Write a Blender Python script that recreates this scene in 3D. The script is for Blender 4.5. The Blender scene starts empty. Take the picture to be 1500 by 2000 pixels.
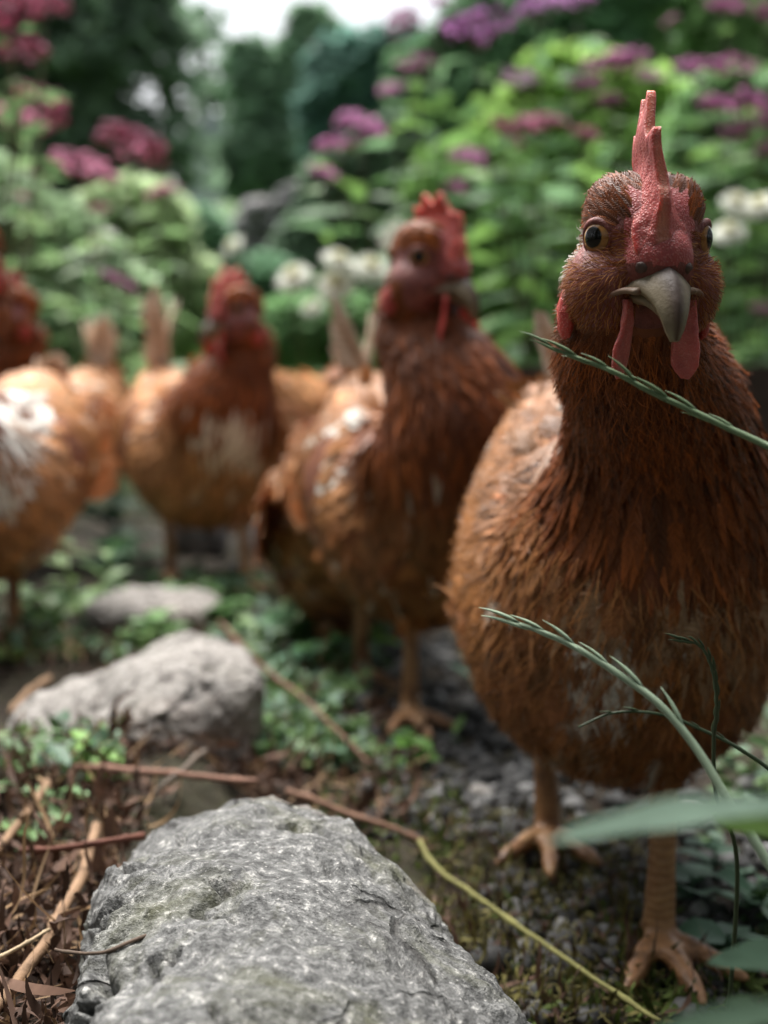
import bpy, math, random
import numpy as np
from mathutils import Vector, Matrix

# ------------------------------------------------------------------ camera, sky, sun, exposure
sc = bpy.context.scene
COL = sc.collection
FPX, PITCH, CAMZ = 2600.0, math.radians(6.6), 0.28
cam_d = bpy.data.cameras.new("camera")
cam = bpy.data.objects.new("camera", cam_d)
COL.objects.link(cam)
cam.location = (0, 0, CAMZ)
cam.rotation_euler = (math.radians(90) - PITCH, 0, 0)
cam_d.sensor_fit = 'VERTICAL'
cam_d.sensor_height = 24.0
cam_d.sensor_width = 18.0
cam_d.lens = 24.0 * FPX / 2000.0
cam_d.clip_start, cam_d.clip_end = 0.02, 1000
cam_d.dof.use_dof = True
cam_d.dof.focus_distance = 0.462
cam_d.dof.aperture_fstop = 4.4
cam_d.dof.aperture_blades = 0
sc.camera = cam

SUN_EL, SUN_AZ = math.radians(64), math.radians(-25)      # azimuth measured from +Y (away from the camera) towards +X
world = bpy.data.worlds.new("World")
sc.world = world
world.use_nodes = True
wn = world.node_tree
bg = wn.nodes["Background"]
sky = wn.nodes.new("ShaderNodeTexSky")
sky.sky_type = 'NISHITA'
sky.sun_disc = False
sky.sun_elevation = SUN_EL
sky.sun_rotation = SUN_AZ
sky.air_density, sky.dust_density, sky.ozone_density = 1.0, 6.0, 1.0
hs = wn.nodes.new("ShaderNodeHueSaturation")
hs.inputs["Saturation"].default_value = 0.35
wn.links.new(sky.outputs[0], hs.inputs["Color"])
wn.links.new(hs.outputs[0], bg.inputs["Color"])
bg.inputs["Strength"].default_value = 0.06
sun_d = bpy.data.lights.new("sun", 'SUN')
sun_d.energy = 1.5
sun_d.angle = math.radians(48)
sun_d.color = (1.0, 0.98, 0.95)
sun = bpy.data.objects.new("sun", sun_d)
COL.objects.link(sun)
sd = Vector((math.sin(SUN_AZ) * math.cos(SUN_EL), math.cos(SUN_AZ) * math.cos(SUN_EL), math.sin(SUN_EL)))
sun.rotation_euler = sd.to_track_quat('Z', 'Y').to_euler()
sc.view_settings.view_transform = 'Standard'
sc.view_settings.look = 'None'
sc.view_settings.gamma = 1.0
sc.view_settings.exposure = 2.15
sc.render.engine = 'CYCLES'
sc.cycles.use_denoising = True
sc.cycles.max_bounces = 6
sc.cycles.transparent_max_bounces = 4
sc.cycles.diffuse_bounces = 3
sc.cycles.glossy_bounces = 2
sc.cycles.transmission_bounces = 3
sc.cycles.sample_clamp_indirect = 4.0

# ------------------------------------------------------------------ helpers
RIGHT = np.array((1.0, 0, 0))
FWD = np.array((0, math.cos(PITCH), -math.sin(PITCH)))
UPV = np.array((0, math.sin(PITCH), math.cos(PITCH)))
CAMP = np.array((0, 0, CAMZ))

def ray(px, py):
    return FWD + RIGHT * (px - 750) / FPX + UPV * (1000 - py) / FPX
def at(px, py, Y):
    d = ray(px, py)
    return CAMP + d * (Y / d[1])
def gnd(px, py, z=0.0):
    d = ray(px, py)
    return CAMP + d * ((z - CAMZ) / d[2])

_rs = np.random.RandomState(5)
_perm = _rs.permutation(256)
_perm = np.concatenate([_perm, _perm, _perm])
_grad = _rs.normal(size=(256, 3))
_grad /= np.linalg.norm(_grad, axis=1)[:, None]

def pnoise(P):
    P = np.asarray(P, float)
    i = np.floor(P).astype(int)
    f = P - i
    u = f * f * f * (f * (f * 6 - 15) + 10)
    i &= 255
    r = 0
    for dx in (0, 1):
        for dy in (0, 1):
            for dz in (0, 1):
                h = _perm[_perm[_perm[(i[:, 0] + dx) & 255] + ((i[:, 1] + dy) & 255)] + ((i[:, 2] + dz) & 255)]
                g = _grad[h]
                dot = (g * (f - np.array((dx, dy, dz)))).sum(1)
                w = (u[:, 0] if dx else 1 - u[:, 0]) * (u[:, 1] if dy else 1 - u[:, 1]) * (u[:, 2] if dz else 1 - u[:, 2])
                r = r + dot * w
    return r * 1.6

def fbm(P, octv=4, lac=2.0, gain=0.5):
    a, s, r = 1.0, 1.0, 0
    for k in range(octv):
        r = r + a * pnoise(np.asarray(P) * s + 17.3 * k)
        a *= gain
        s *= lac
    return r

def norm(v):
    v = np.asarray(v, float)
    return v / np.maximum(np.linalg.norm(v, axis=-1, keepdims=True), 1e-12)
def sstep(a, b, x):
    t = np.clip((x - a) / (b - a), 0, 1)
    return t * t * (3 - 2 * t)

def mesh_data(name, V, faces, mats=(), col=None, uv=None, smooth=True, mat_idx=None):
    """faces: list of integer arrays (n,k)"""
    me = bpy.data.meshes.new(name)
    V = np.asarray(V, np.float32)
    me.vertices.add(len(V))
    me.vertices.foreach_set("co", V.ravel())
    faces = [np.asarray(f, np.int32) for f in faces if len(f)]
    loops = np.concatenate([f.ravel() for f in faces])
    tot = np.concatenate([np.full(len(f), f.shape[1], np.int32) for f in faces])
    start = np.concatenate([[0], np.cumsum(tot)[:-1]]).astype(np.int32)
    me.loops.add(len(loops))
    me.loops.foreach_set("vertex_index", loops)
    me.polygons.add(len(tot))
    me.polygons.foreach_set("loop_start", start)
    me.polygons.foreach_set("loop_total", tot)
    if mat_idx is not None:
        me.polygons.foreach_set("material_index", np.asarray(mat_idx, np.int32))
    me.polygons.foreach_set("use_smooth", np.full(len(tot), smooth))
    if col is not None:
        a = me.attributes.new("Col", 'FLOAT_COLOR', 'POINT')
        c = np.ones((len(V), 4), np.float32)
        c[:, :3] = col
        a.data.foreach_set("color", c.ravel())
    if uv is not None:
        a = me.attributes.new("fuv", 'FLOAT_VECTOR', 'POINT')
        c = np.zeros((len(V), 3), np.float32)
        c[:, :2] = uv
        a.data.foreach_set("vector", c.ravel())
    me.update(calc_edges=True)
    me.validate()
    for m in (mats if isinstance(mats, (list, tuple)) else [mats]):
        me.materials.append(m)
    return me

def link(name, data, parent=None, loc=None, rot=None, scale=None):
    o = bpy.data.objects.new(name, data)
    COL.objects.link(o)
    if parent is not None:
        o.parent = parent
    if loc is not None:
        o.location = loc
    if rot is not None:
        o.rotation_euler = rot
    if scale is not None:
        o.scale = (scale,) * 3 if np.isscalar(scale) else scale
    return o
def tag(o, label=None, cat=None, group=None, kind=None):
    if label: o["label"] = label
    if cat: o["category"] = cat
    if group: o["group"] = group
    if kind: o["kind"] = kind
    return o
def empty(name, loc=(0, 0, 0), rz=0.0):
    o = bpy.data.objects.new(name, None)
    o.empty_display_size = 0.02
    COL.objects.link(o)
    o.location = loc
    o.rotation_euler = (0, 0, rz)
    return o

class MB:
    """collects pieces into one mesh"""
    def __init__(s):
        s.V, s.F, s.C, s.n = [], {3: [], 4: []}, [], 0
    def add(s, V, faces, col=None):
        V = np.asarray(V, float)
        for f in faces:
            f = np.asarray(f, int)
            if len(f):
                s.F[f.shape[1]].append(f + s.n)
        s.V.append(V)
        s.C.append(np.broadcast_to(np.asarray(col if col is not None else (1, 1, 1), float), (len(V), 3)))
        s.n += len(V)
    def data(s, name, mats, smooth=True):
        fs = [np.concatenate(s.F[k]) for k in (3, 4) if s.F[k]]
        return mesh_data(name, np.concatenate(s.V), fs, mats, np.concatenate(s.C), smooth=smooth)

def cat_spline(P, n):
    """Catmull-Rom through rows of P (any number of columns), n samples"""
    P = np.asarray(P, float)
    Q = np.vstack([2 * P[0] - P[1], P, 2 * P[-1] - P[-2]])
    t = np.linspace(0, len(P) - 1 - 1e-9, n)
    i = t.astype(int)
    f = (t - i)[:, None]
    a, b, c, d = Q[i], Q[i + 1], Q[i + 2], Q[i + 3]
    return 0.5 * (2 * b + (c - a) * f + (2 * a - 5 * b + 4 * c - d) * f ** 2 + (3 * b - 3 * c + d - a) * f ** 3)

def tube(P, R, seg=8, side=None, flat=None):
    """closed tube along P with radius R (scalar / array); flat = height radius"""
    P = np.asarray(P, float)
    n = len(P)
    R = np.broadcast_to(np.asarray(R, float), (n,))
    H = R if flat is None else np.broadcast_to(np.asarray(flat, float), (n,))
    T = norm(np.gradient(P, axis=0))
    if side is None:
        s = np.array((0.31, 0.2, 0.93)) if abs(T[0][2]) < 0.8 else np.array((0.93, 0.31, 0.2))
    else:
        s = np.asarray(side, float)
    S = np.zeros_like(P)
    for k in range(n):
        s = s - (s @ T[k]) * T[k]
        s = s / max(np.linalg.norm(s), 1e-9)
        S[k] = s
        if side is not None:
            s = np.asarray(side, float)
    N = np.cross(T, S)
    a = np.arange(seg) * 2 * math.pi / seg
    V = P[:, None] + S[:, None] * (np.cos(a)[None, :, None] * R[:, None, None]) + N[:, None] * (np.sin(a)[None, :, None] * H[:, None, None])
    V = V.reshape(-1, 3)
    i = np.arange(n - 1)[:, None] * seg
    j = np.arange(seg)[None]
    j2 = (j + 1) % seg
    Q = np.stack([i + j, i + j2, i + seg + j2, i + seg + j], -1).reshape(-1, 4)
    V = np.vstack([V, P[0] - T[0] * R[0] * 0.5, P[-1] + T[-1] * R[-1] * 0.5])
    c0, c1 = n * seg, n * seg + 1
    jj = np.arange(seg)
    T3 = np.concatenate([np.stack([np.full(seg, c0), (jj + 1) % seg, jj], -1),
                         np.stack([np.full(seg, c1), (n - 1) * seg + jj, (n - 1) * seg + (jj + 1) % seg], -1)])
    return V, [Q, T3]

_sph = {}
def sphere(nu=16, nv=10):
    """unit uv sphere"""
    if (nu, nv) in _sph:
        return _sph[(nu, nv)]
    th = np.linspace(0, math.pi, nv + 1)[1:-1]
    ph = np.arange(nu) * 2 * math.pi / nu
    V = np.stack([np.sin(th)[:, None] * np.cos(ph), np.sin(th)[:, None] * np.sin(ph), np.cos(th)[:, None] * np.ones(nu)], -1).reshape(-1, 3)
    V = np.vstack([V, (0, 0, 1), (0, 0, -1)])
    i = np.arange(nv - 2)[:, None] * nu
    j = np.arange(nu)[None]
    Q = np.stack([i + j, i + nu + j, i + nu + (j + 1) % nu, i + (j + 1) % nu], -1).reshape(-1, 4)
    t, b = (nv - 1) * nu, (nv - 1) * nu + 1
    jj = np.arange(nu)
    T = np.concatenate([np.stack([np.full(nu, t), jj, (jj + 1) % nu], -1), np.stack([np.full(nu, b), (nv - 2) * nu + (jj + 1) % nu, (nv - 2) * nu + jj], -1)])
    _sph[(nu, nv)] = (V, [Q, T])
    return _sph[(nu, nv)]

def ico(sub):
    import bmesh
    bm = bmesh.new()
    bmesh.ops.create_icosphere(bm, subdivisions=sub, radius=1.0)
    V = np.array([v.co[:] for v in bm.verts])
    bm.verts.index_update()
    F = np.array([[v.index for v in f.verts] for f in bm.faces])
    bm.free()
    return V, F

# ------------------------------------------------------------------ materials
def mat(name):
    m = bpy.data.materials.new(name)
    m.use_nodes = True
    nt = m.node_tree
    return m, nt, nt.nodes["Principled BSDF"]
def nd(nt, typ, **kw):
    n = nt.nodes.new("ShaderNode" + typ)
    for k, v in kw.items():
        if k in n.inputs.keys():
            n.inputs[k].default_value = v
        else:
            setattr(n, k, v)
    return n
def ramp(nt, fac, stops):
    r = nt.nodes.new("ShaderNodeValToRGB")
    el = r.color_ramp.elements
    while len(el) < len(stops):
        el.new(0.5)
    for e, (p, c) in zip(el, stops):
        e.position = p
        e.color = (*c, 1) if len(c) == 3 else c
    nt.links.new(fac, r.inputs[0])
    return r.outputs[0]
def mixc(nt, a, b, fac, typ='MIX'):
    n = nt.nodes.new("ShaderNodeMix")
    n.data_type = 'RGBA'
    n.blend_type = typ
    for s, v in ((0, fac), (6, a), (7, b)):
        if hasattr(v, "links"):
            nt.links.new(v, n.inputs[s])
        else:
            n.inputs[s].default_value = v if s == 0 else (*v, 1)
    return n.outputs[2]
def math_n(nt, op, a, b=None):
    n = nt.nodes.new("ShaderNodeMath")
    n.operation = op
    for s, v in ((0, a), (1, b)):
        if v is None: continue
        if hasattr(v, "links"): nt.links.new(v, n.inputs[s])
        else: n.inputs[s].default_value = v
    return n.outputs[0]
def bump(nt, bsdf, h, strength=0.5, dist=0.001, prev=None):
    b = nt.nodes.new("ShaderNodeBump")
    b.inputs["Strength"].default_value = strength
    b.inputs["Distance"].default_value = dist
    nt.links.new(h, b.inputs["Height"])
    if prev is not None: nt.links.new(prev, b.inputs["Normal"])
    nt.links.new(b.outputs[0], bsdf.inputs["Normal"])
    return b.outputs[0]
def noise(nt, scale, detail=3.0, rough=0.55, vec=None, dist=0.0):
    n = nd(nt, "TexNoise")
    n.inputs["Scale"].default_value = scale
    n.inputs["Detail"].default_value = detail
    n.inputs["Roughness"].default_value = rough
    n.inputs["Distortion"].default_value = dist
    if vec is not None: nt.links.new(vec, n.inputs["Vector"])
    return n.outputs[0]
def objco(nt):
    return nd(nt, "TexCoord").outputs["Object"]

def feather_mat(name, gloss=0.38, sheen=0.0):
    m, nt, b = mat(name)
    c = nd(nt, "Attribute", attribute_name="Col").outputs["Color"]
    uvn = nd(nt, "Attribute", attribute_name="fuv")
    sx = nd(nt, "SeparateXYZ")
    nt.links.new(uvn.outputs["Vector"], sx.inputs[0])
    au = math_n(nt, 'ABSOLUTE', sx.outputs[0])
    # barbs run outwards and towards the tip
    ph = math_n(nt, 'SUBTRACT', math_n(nt, 'MULTIPLY', sx.outputs[1], 75.0), math_n(nt, 'MULTIPLY', au, 9.0))
    wv = math_n(nt, 'SINE', ph)
    n2 = noise(nt, 220, 2, 0.6, objco(nt))
    vary = math_n(nt, 'ADD', math_n(nt, 'MULTIPLY', wv, 0.13), math_n(nt, 'ADD', math_n(nt, 'MULTIPLY', n2, 0.7), 0.62))
    cc = nd(nt, "VectorMath", operation='SCALE')
    nt.links.new(c, cc.inputs[0])
    nt.links.new(vary, cc.inputs["Scale"])
    nt.links.new(cc.outputs[0], b.inputs["Base Color"])
    b.inputs["Roughness"].default_value = gloss
    b.inputs["Specular IOR Level"].default_value = 0.2
    b.inputs["Sheen Weight"].default_value = sheen
    b.inputs["Sheen Roughness"].default_value = 0.4
    b.inputs["Sheen Tint"].default_value = (1.0, 0.75, 0.5, 1)
    bump(nt, b, wv, 0.35, 0.0004)
    tr = nd(nt, "BsdfTranslucent")
    nt.links.new(cc.outputs[0], tr.inputs["Color"])
    mx = nd(nt, "MixShader")
    mx.inputs[0].default_value = 0.08
    nt.links.new(b.outputs[0], mx.inputs[1])
    nt.links.new(tr.outputs[0], mx.inputs[2])
    nt.links.new(mx.outputs[0], nt.nodes["Material Output"].inputs[0])
    return m

def colattr_mat(name, rough=0.6, translucent=0.0, bump_scale=0, bump_d=0.001, spec=0.4, var=0.0, var_scale=60):
    m, nt, b = mat(name)
    c = nd(nt, "Attribute", attribute_name="Col").outputs["Color"]
    if var:
        n = noise(nt, var_scale, 3, 0.6, objco(nt))
        k = math_n(nt, 'ADD', math_n(nt, 'MULTIPLY', n, 2 * var), 1 - var)
        v = nd(nt, "VectorMath", operation='SCALE')
        nt.links.new(c, v.inputs[0]); nt.links.new(k, v.inputs["Scale"])
        c = v.outputs[0]
    nt.links.new(c, b.inputs["Base Color"])
    b.inputs["Roughness"].default_value = rough
    b.inputs["Specular IOR Level"].default_value = spec
    if bump_scale:
        bump(nt, b, noise(nt, bump_scale, 4, 0.6, objco(nt)), 0.6, bump_d)
    if translucent:
        tr = nd(nt, "BsdfTranslucent")
        nt.links.new(c, tr.inputs["Color"])
        mx = nd(nt, "MixShader")
        mx.inputs[0].default_value = translucent
        nt.links.new(b.outputs[0], mx.inputs[1]); nt.links.new(tr.outputs[0], mx.inputs[2])
        nt.links.new(mx.outputs[0], nt.nodes["Material Output"].inputs[0])
    return m

def plain_mat(name, color, rough=0.6, var=0.25, scale=30, bump_scale=0, bump_d=0.001, translucent=0.0, sss=0.0, spec=0.4):
    m, nt, b = mat(name)
    co = objco(nt)
    n = noise(nt, scale, 4, 0.6, co)
    lo = tuple(max(0, c * (1 - var)) for c in color)
    hi = tuple(min(1, c * (1 + var)) for c in color)
    c = ramp(nt, n, [(0.3, lo), (0.7, hi)])
    nt.links.new(c, b.inputs["Base Color"])
    b.inputs["Roughness"].default_value = rough
    b.inputs["Specular IOR Level"].default_value = spec
    if sss:
        b.inputs["Subsurface Weight"].default_value = sss
        b.inputs["Subsurface Radius"].default_value = (0.006, 0.0015, 0.001)
        b.inputs["Subsurface Scale"].default_value = 1.0
    if bump_scale:
        bump(nt, b, noise(nt, bump_scale, 4, 0.65, co), 0.7, bump_d)
    if translucent:
        tr = nd(nt, "BsdfTranslucent")
        nt.links.new(c, tr.inputs["Color"])
        mx = nd(nt, "MixShader")
        mx.inputs[0].default_value = translucent
        nt.links.new(b.outputs[0], mx.inputs[1]); nt.links.new(tr.outputs[0], mx.inputs[2])
        nt.links.new(mx.outputs[0], nt.nodes["Material Output"].inputs[0])
    return m

M_FEATHER = feather_mat("feather")
M_UNDER = plain_mat("down", (0.17, 0.05, 0.018), 0.8, 0.3, 90)
M_LEG = None

def comb_mat(name="comb_skin", fixed=None):
    m, nt, b = mat(name)
    co = objco(nt)
    vor = nd(nt, "TexVoronoi"); vor.inputs["Scale"].default_value = 1150
    nt.links.new(co, vor.inputs["Vector"])
    big = noise(nt, 70, 3, 0.6, co)
    c = nd(nt, "Attribute", attribute_name="Col").outputs["Color"]
    if fixed:
        rgb = nd(nt, "RGB"); rgb.outputs[0].default_value = (*fixed, 1); c = rgb.outputs[0]
    pale = mixc(nt, c, (0.62, 0.27, 0.22), math_n(nt, 'MULTIPLY', ramp(nt, vor.outputs["Distance"], [(0.15, (1, 1, 1)), (0.5, (0, 0, 0))]), 0.5))
    dark = mixc(nt, pale, (0.20, 0.022, 0.028), ramp(nt, big, [(0.42, (0.0,) * 3), (0.72, (0.6,) * 3)]))
    nt.links.new(dark, b.inputs["Base Color"])
    b.inputs["Roughness"].default_value = 0.5
    b.inputs["Specular IOR Level"].default_value = 0.45
    b.inputs["Subsurface Weight"].default_value = 0.55
    b.inputs["Subsurface Radius"].default_value = (0.005, 0.0012, 0.0009)
    b.inputs["Subsurface Scale"].default_value = 1.0
    p = bump(nt, b, ramp(nt, vor.outputs["Distance"], [(0.0, (1, 1, 1)), (0.6, (0, 0, 0))]), 0.55, 0.0005)
    bump(nt, b, noise(nt, 260, 3, 0.6, co), 0.5, 0.0008, p)
    return m
M_COMB = comb_mat()
M_FOREHEAD = comb_mat("forehead_skin", (.42, .085, .08))

def skin_mat():
    m, nt, b = mat("face_skin")
    co = objco(nt)
    n = noise(nt, 130, 4, 0.6, co)
    c = ramp(nt, n, [(0.3, (0.11, 0.026, 0.020)), (0.55, (0.22, 0.056, 0.044)), (0.75, (0.28, 0.105, 0.075))])
    nt.links.new(c, b.inputs["Base Color"])
    b.inputs["Roughness"].default_value = 0.6
    b.inputs["Subsurface Weight"].default_value = 0.3
    b.inputs["Subsurface Radius"].default_value = (0.004, 0.001, 0.0008)
    bump(nt, b, noise(nt, 500, 3, 0.7, co), 0.8, 0.001)
    return m
M_SKIN = skin_mat()

def leg_mat():
    m, nt, b = mat("leg_scales")
    co = objco(nt)
    sx = nd(nt, "SeparateXYZ"); nt.links.new(co, sx.inputs[0])
    wob = noise(nt, 60, 2, 0.5, co)
    z = math_n(nt, 'ADD', math_n(nt, 'MULTIPLY', sx.outputs[2], 1500.0), math_n(nt, 'MULTIPLY', wob, 14.0))
    w = math_n(nt, 'SINE', z)
    n = noise(nt, 45, 4, 0.65, co)
    c = ramp(nt, n, [(0.30, (0.07, 0.04, 0.022)), (0.45, (0.30, 0.145, 0.06)), (0.75, (0.46, 0.26, 0.11))])
    c2 = mixc(nt, c, (0.12, 0.05, 0.025), math_n(nt, 'MULTIPLY', ramp(nt, w, [(0.0, (1, 1, 1)), (0.25, (0, 0, 0))]), 0.22))
    nt.links.new(c2, b.inputs["Base Color"])
    b.inputs["Roughness"].default_value = 0.5
    bump(nt, b, w, 0.3, 0.0004)
    return m
M_LEG = leg_mat()

def beak_mat():
    m, nt, b = mat("beak_horn")
    c = nd(nt, "Attribute", attribute_name="Col").outputs["Color"]
    co = objco(nt)
    n = noise(nt, 150, 4, 0.6, co)
    c2 = mixc(nt, c, (0.09, 0.055, 0.035), ramp(nt, n, [(0.5, (0, 0, 0)), (0.8, (0.6,) * 3)]))
    nt.links.new(c2, b.inputs["Base Color"])
    b.inputs["Roughness"].default_value = 0.5
    b.inputs["Specular IOR Level"].default_value = 0.35
    bump(nt, b, noise(nt, 400, 4, 0.65, co), 0.6, 0.0005)
    return m
M_BEAK = beak_mat()

def eye_mat():
    m, nt, b = mat("hen_eye")
    c = nd(nt, "Attribute", attribute_name="Col").outputs["Color"]
    nt.links.new(c, b.inputs["Base Color"])
    b.inputs["Roughness"].default_value = 0.04
    b.inputs["Specular IOR Level"].default_value = 0.45
    b.inputs["Coat Weight"].default_value = 0.0
    b.inputs["Coat Roughness"].default_value = 0.02
    return m
M_EYE = eye_mat()
# ------------------------------------------------------------------ hens
CHEST, CHESTD = np.array((0.24, 0.064, 0.0135)), np.array((0.11, 0.026, 0.006))
CINN, BUFF, WHITE = np.array((0.42, 0.178, 0.058)), np.array((0.50, 0.31, 0.175)), np.array((0.74, 0.69, 0.60))
MM = 0.001
HW = 1.12

SHAPES = {   # half width along the vane
    'round': ([0, .12, .3, .5, .7, .86, .95, 1.0], [.12, .45, .8, 1.0, .96, .72, .42, .06]),
    'hackle': ([0, .15, .4, .6, .8, .93, 1.0], [.25, .6, 1.0, .9, .55, .25, .02]),
    'long': ([0, .1, .3, .6, .85, .95, 1.0], [.3, .7, .95, 1.0, .9, .6, .08]),
}

def feathers(rs, p, n, d, L, W, curv, lift, cc, ce, shape='round', rows=6, barbs=0, camber=0.12, twist=0.12, bw=0.0004, fray=1.0, bvh=None, over_h=.003, vane=.82):
    """returns V, quads, tris, col, uv for N feathers growing at p along d, lying on normal n"""
    N = len(p)
    n = norm(n)
    d = norm(d - (d * n).sum(1)[:, None] * n)
    ang = rs.normal(0, twist, N)
    s = np.cross(d, n)
    d = norm(d * np.cos(ang)[:, None] + s * np.sin(ang)[:, None])
    s = np.cross(d, n)
    roll = rs.normal(0, twist * 0.8, N)
    s2 = s * np.cos(roll)[:, None] + n * np.sin(roll)[:, None]
    n2 = np.cross(s2, d)
    L = np.broadcast_to(L, (N,)) * rs.uniform(0.85, 1.15, N)
    W = np.broadcast_to(W, (N,)) * rs.uniform(0.85, 1.15, N)
    curv = np.broadcast_to(curv, (N,)) + 0.0
    lift = np.broadcast_to(lift, (N,)) + rs.normal(0, 0.03, N)
    if bvh is not None:               # lay the tip a little above the skin it reaches
        tip0 = p + d * L[:, None] + n * (lift * L)[:, None]
        hh_ = np.empty(N)
        for k in range(N):
            q, qn, _, _ = bvh.find_nearest(Vector(tip0[k]))
            hh_[k] = (Vector(tip0[k]) - q).dot(qn)
        curv = np.clip((hh_ - over_h * rs.uniform(.5, 1.6, N)) / L, -.6, .6)
    sway = rs.normal(0, 0.10, N)
    xs, ys = SHAPES[shape]
    def S(u, v):     # u,v (N,k)
        x = u * W[:, None] * np.interp(v, xs, ys) + sway[:, None] * L[:, None] * v ** 2
        y = v * L[:, None]
        z = lift[:, None] * y - curv[:, None] * L[:, None] * v ** 2 - camber * W[:, None] * u ** 2
        return p[:, None] + s2[:, None] * x[..., None] + d[:, None] * y[..., None] + n2[:, None] * z[..., None]
    vv = np.linspace(0, 1, rows)
    us = np.array((-1.0, 0.0, 1.0))
    U, Vv = np.meshgrid(us, vv)
    U, Vv = U.ravel(), Vv.ravel()
    k = len(U)
    ub = np.broadcast_to(U, (N, k)) * (vane if barbs else 1.0)
    vb = np.broadcast_to(Vv, (N, k))
    P = S(ub, vb)
    au = np.abs(ub)[..., None]
    C = cc[:, None] * (1 - au) + ce[:, None] * au
    tipmix = (sstep(0.6, 1.0, vb) * 0.6)[..., None]
    C = C * (1 - tipmix) + ce[:, None] * tipmix
    V = [P.reshape(-1, 3)]
    CO = [C.reshape(-1, 3)]
    UV = [np.stack([ub, vb], -1).reshape(-1, 2)]
    i = np.arange(rows - 1)[:, None] * 3
    j = np.arange(2)[None]
    q = np.stack([i + j, i + j + 1, i + 4 + j, i + 3 + j], -1).reshape(-1, 4)
    Q = (q[None] + (np.arange(N) * k)[:, None, None]).reshape(-1, 4)
    T = np.zeros((0, 3), int)
    if barbs:
        B = barbs * 2
        v0 = rs.uniform(0.25, 0.97, (N, B))
        sg = np.where(np.arange(B) % 2, 1.0, -1.0)[None]
        u0 = sg * rs.uniform(0.2, 0.75, (N, B))
        v1 = v0 + rs.uniform(0.05, 0.22, (N, B)) * fray
        u1 = sg * (np.abs(u0) + rs.uniform(0.15, 0.65, (N, B)) * fray)
        over = np.maximum(v1 - 1, 0)
        a, b2 = S(u0, v0), S(u0, v0 + 0.0) 
        tip = S(u1, np.minimum(v1, 1.0)) + d[:, None] * (over * L[:, None])[..., None]
        # barbs beyond the end of the vane keep their sideways spread
        wide = np.interp(np.minimum(v1, 1.0), xs, ys)
        tip = tip + s2[:, None] * (u1 * W[:, None] * np.maximum(0.35 - wide, 0))[..., None]
        tip = tip + n2[:, None] * (rs.normal(0.0006, 0.0009, (N, B)) * fray)[..., None]
        along = norm(tip - a)
        sd_ = np.cross(along, n2[:, None] + rs.normal(0, 0.4, (N, B, 3)))
        hw = (bw * rs.uniform(0.6, 1.3, (N, B)))[..., None]
        b0, b1 = a - norm(sd_) * hw, a + norm(sd_) * hw
        tri = np.stack([b0, b1, tip], 2).reshape(-1, 3)
        cb = ce[:, None] * rs.uniform(0.75, 1.25, (N, B))[..., None]
        V.append(tri)
        CO.append(np.repeat(cb.reshape(-1, 3), 3, 0))
        UV.append(np.repeat(np.stack([u0, v0], -1).reshape(-1, 2), 3, 0))
        T = np.arange(N * B * 3).reshape(-1, 3) + N * k
    return np.concatenate(V), Q, T, np.concatenate(CO), np.concatenate(UV)

def hairs(rs, p, n, d, L, w, lift, col, bend=0.3):
    """fine bristles, each a bent two-triangle sliver"""
    N = len(p)
    n = norm(n); d = norm(d - (d * n).sum(1)[:, None] * n)
    ang = rs.normal(0, 0.35, N)
    s = np.cross(d, n)
    d = norm(d * np.cos(ang)[:, None] + s * np.sin(ang)[:, None])
    s = np.cross(d, n)
    L = L * rs.uniform(0.6, 1.3, N)
    mid = p + d * (L * 0.5)[:, None] + n * (L * lift)[:, None]
    tip = p + d * L[:, None] + n * (L * lift * (1 - bend) * 1.2)[:, None] + s * (rs.normal(0, 0.12, N) * L)[:, None]
    V = np.stack([p - s * w, p + s * w, mid + s * w * 0.8, mid - s * w * 0.8, tip], 1).reshape(-1, 3)
    k = np.arange(N) * 5
    Q = np.stack([k, k + 1, k + 2, k + 3], -1)
    T = np.stack([k + 3, k + 2, k + 4], -1)
    return V, Q, T, np.repeat(col, 5, 0), np.zeros((N * 5, 2))

def plume_obj(name, sets, parent, m=None):
    V, Q, T, C, U = [], [], [], [], []
    k = 0
    for s in sets:
        if s is None or len(s[0]) == 0: continue
        V.append(s[0]); Q.append(s[1] + k); T.append(s[2] + k); C.append(s[3]); U.append(s[4])
        k += len(s[0])
    o = link(name, mesh_data(name, np.concatenate(V), [np.concatenate(Q), np.concatenate(T)], m or M_FEATHER, np.concatenate(C), np.concatenate(U)), parent)
    tag(o, kind="stuff")
    return o

def thin(rs, P, spacing, idx):
    """one random candidate per cell: an even, irregular spread"""
    idx = idx[rs.permutation(len(idx))]
    key = np.floor((P[idx] + 5.0) / spacing).astype(np.int64)
    key = key[:, 0] * 73856093 ^ key[:, 1] * 19349663 ^ key[:, 2] * 83492791
    _, f = np.unique(key, return_index=True)
    return idx[f]

def fuse(name, pieces, voxel, smooth_it):
    """several closed shapes -> one continuous skin (mesh data)"""
    mb = MB()
    for V, F in pieces:
        mb.add(V, F)
    o = link(name, mb.data(name, ()))
    r = o.modifiers.new("r", 'REMESH'); r.mode = 'VOXEL'; r.voxel_size = voxel
    s = o.modifiers.new("s", 'SMOOTH'); s.factor = 0.5; s.iterations = smooth_it
    dg = bpy.context.evaluated_depsgraph_get()
    me = bpy.data.meshes.new_from_object(o.evaluated_get(dg))
    bpy.data.objects.remove(o)
    return me

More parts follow.
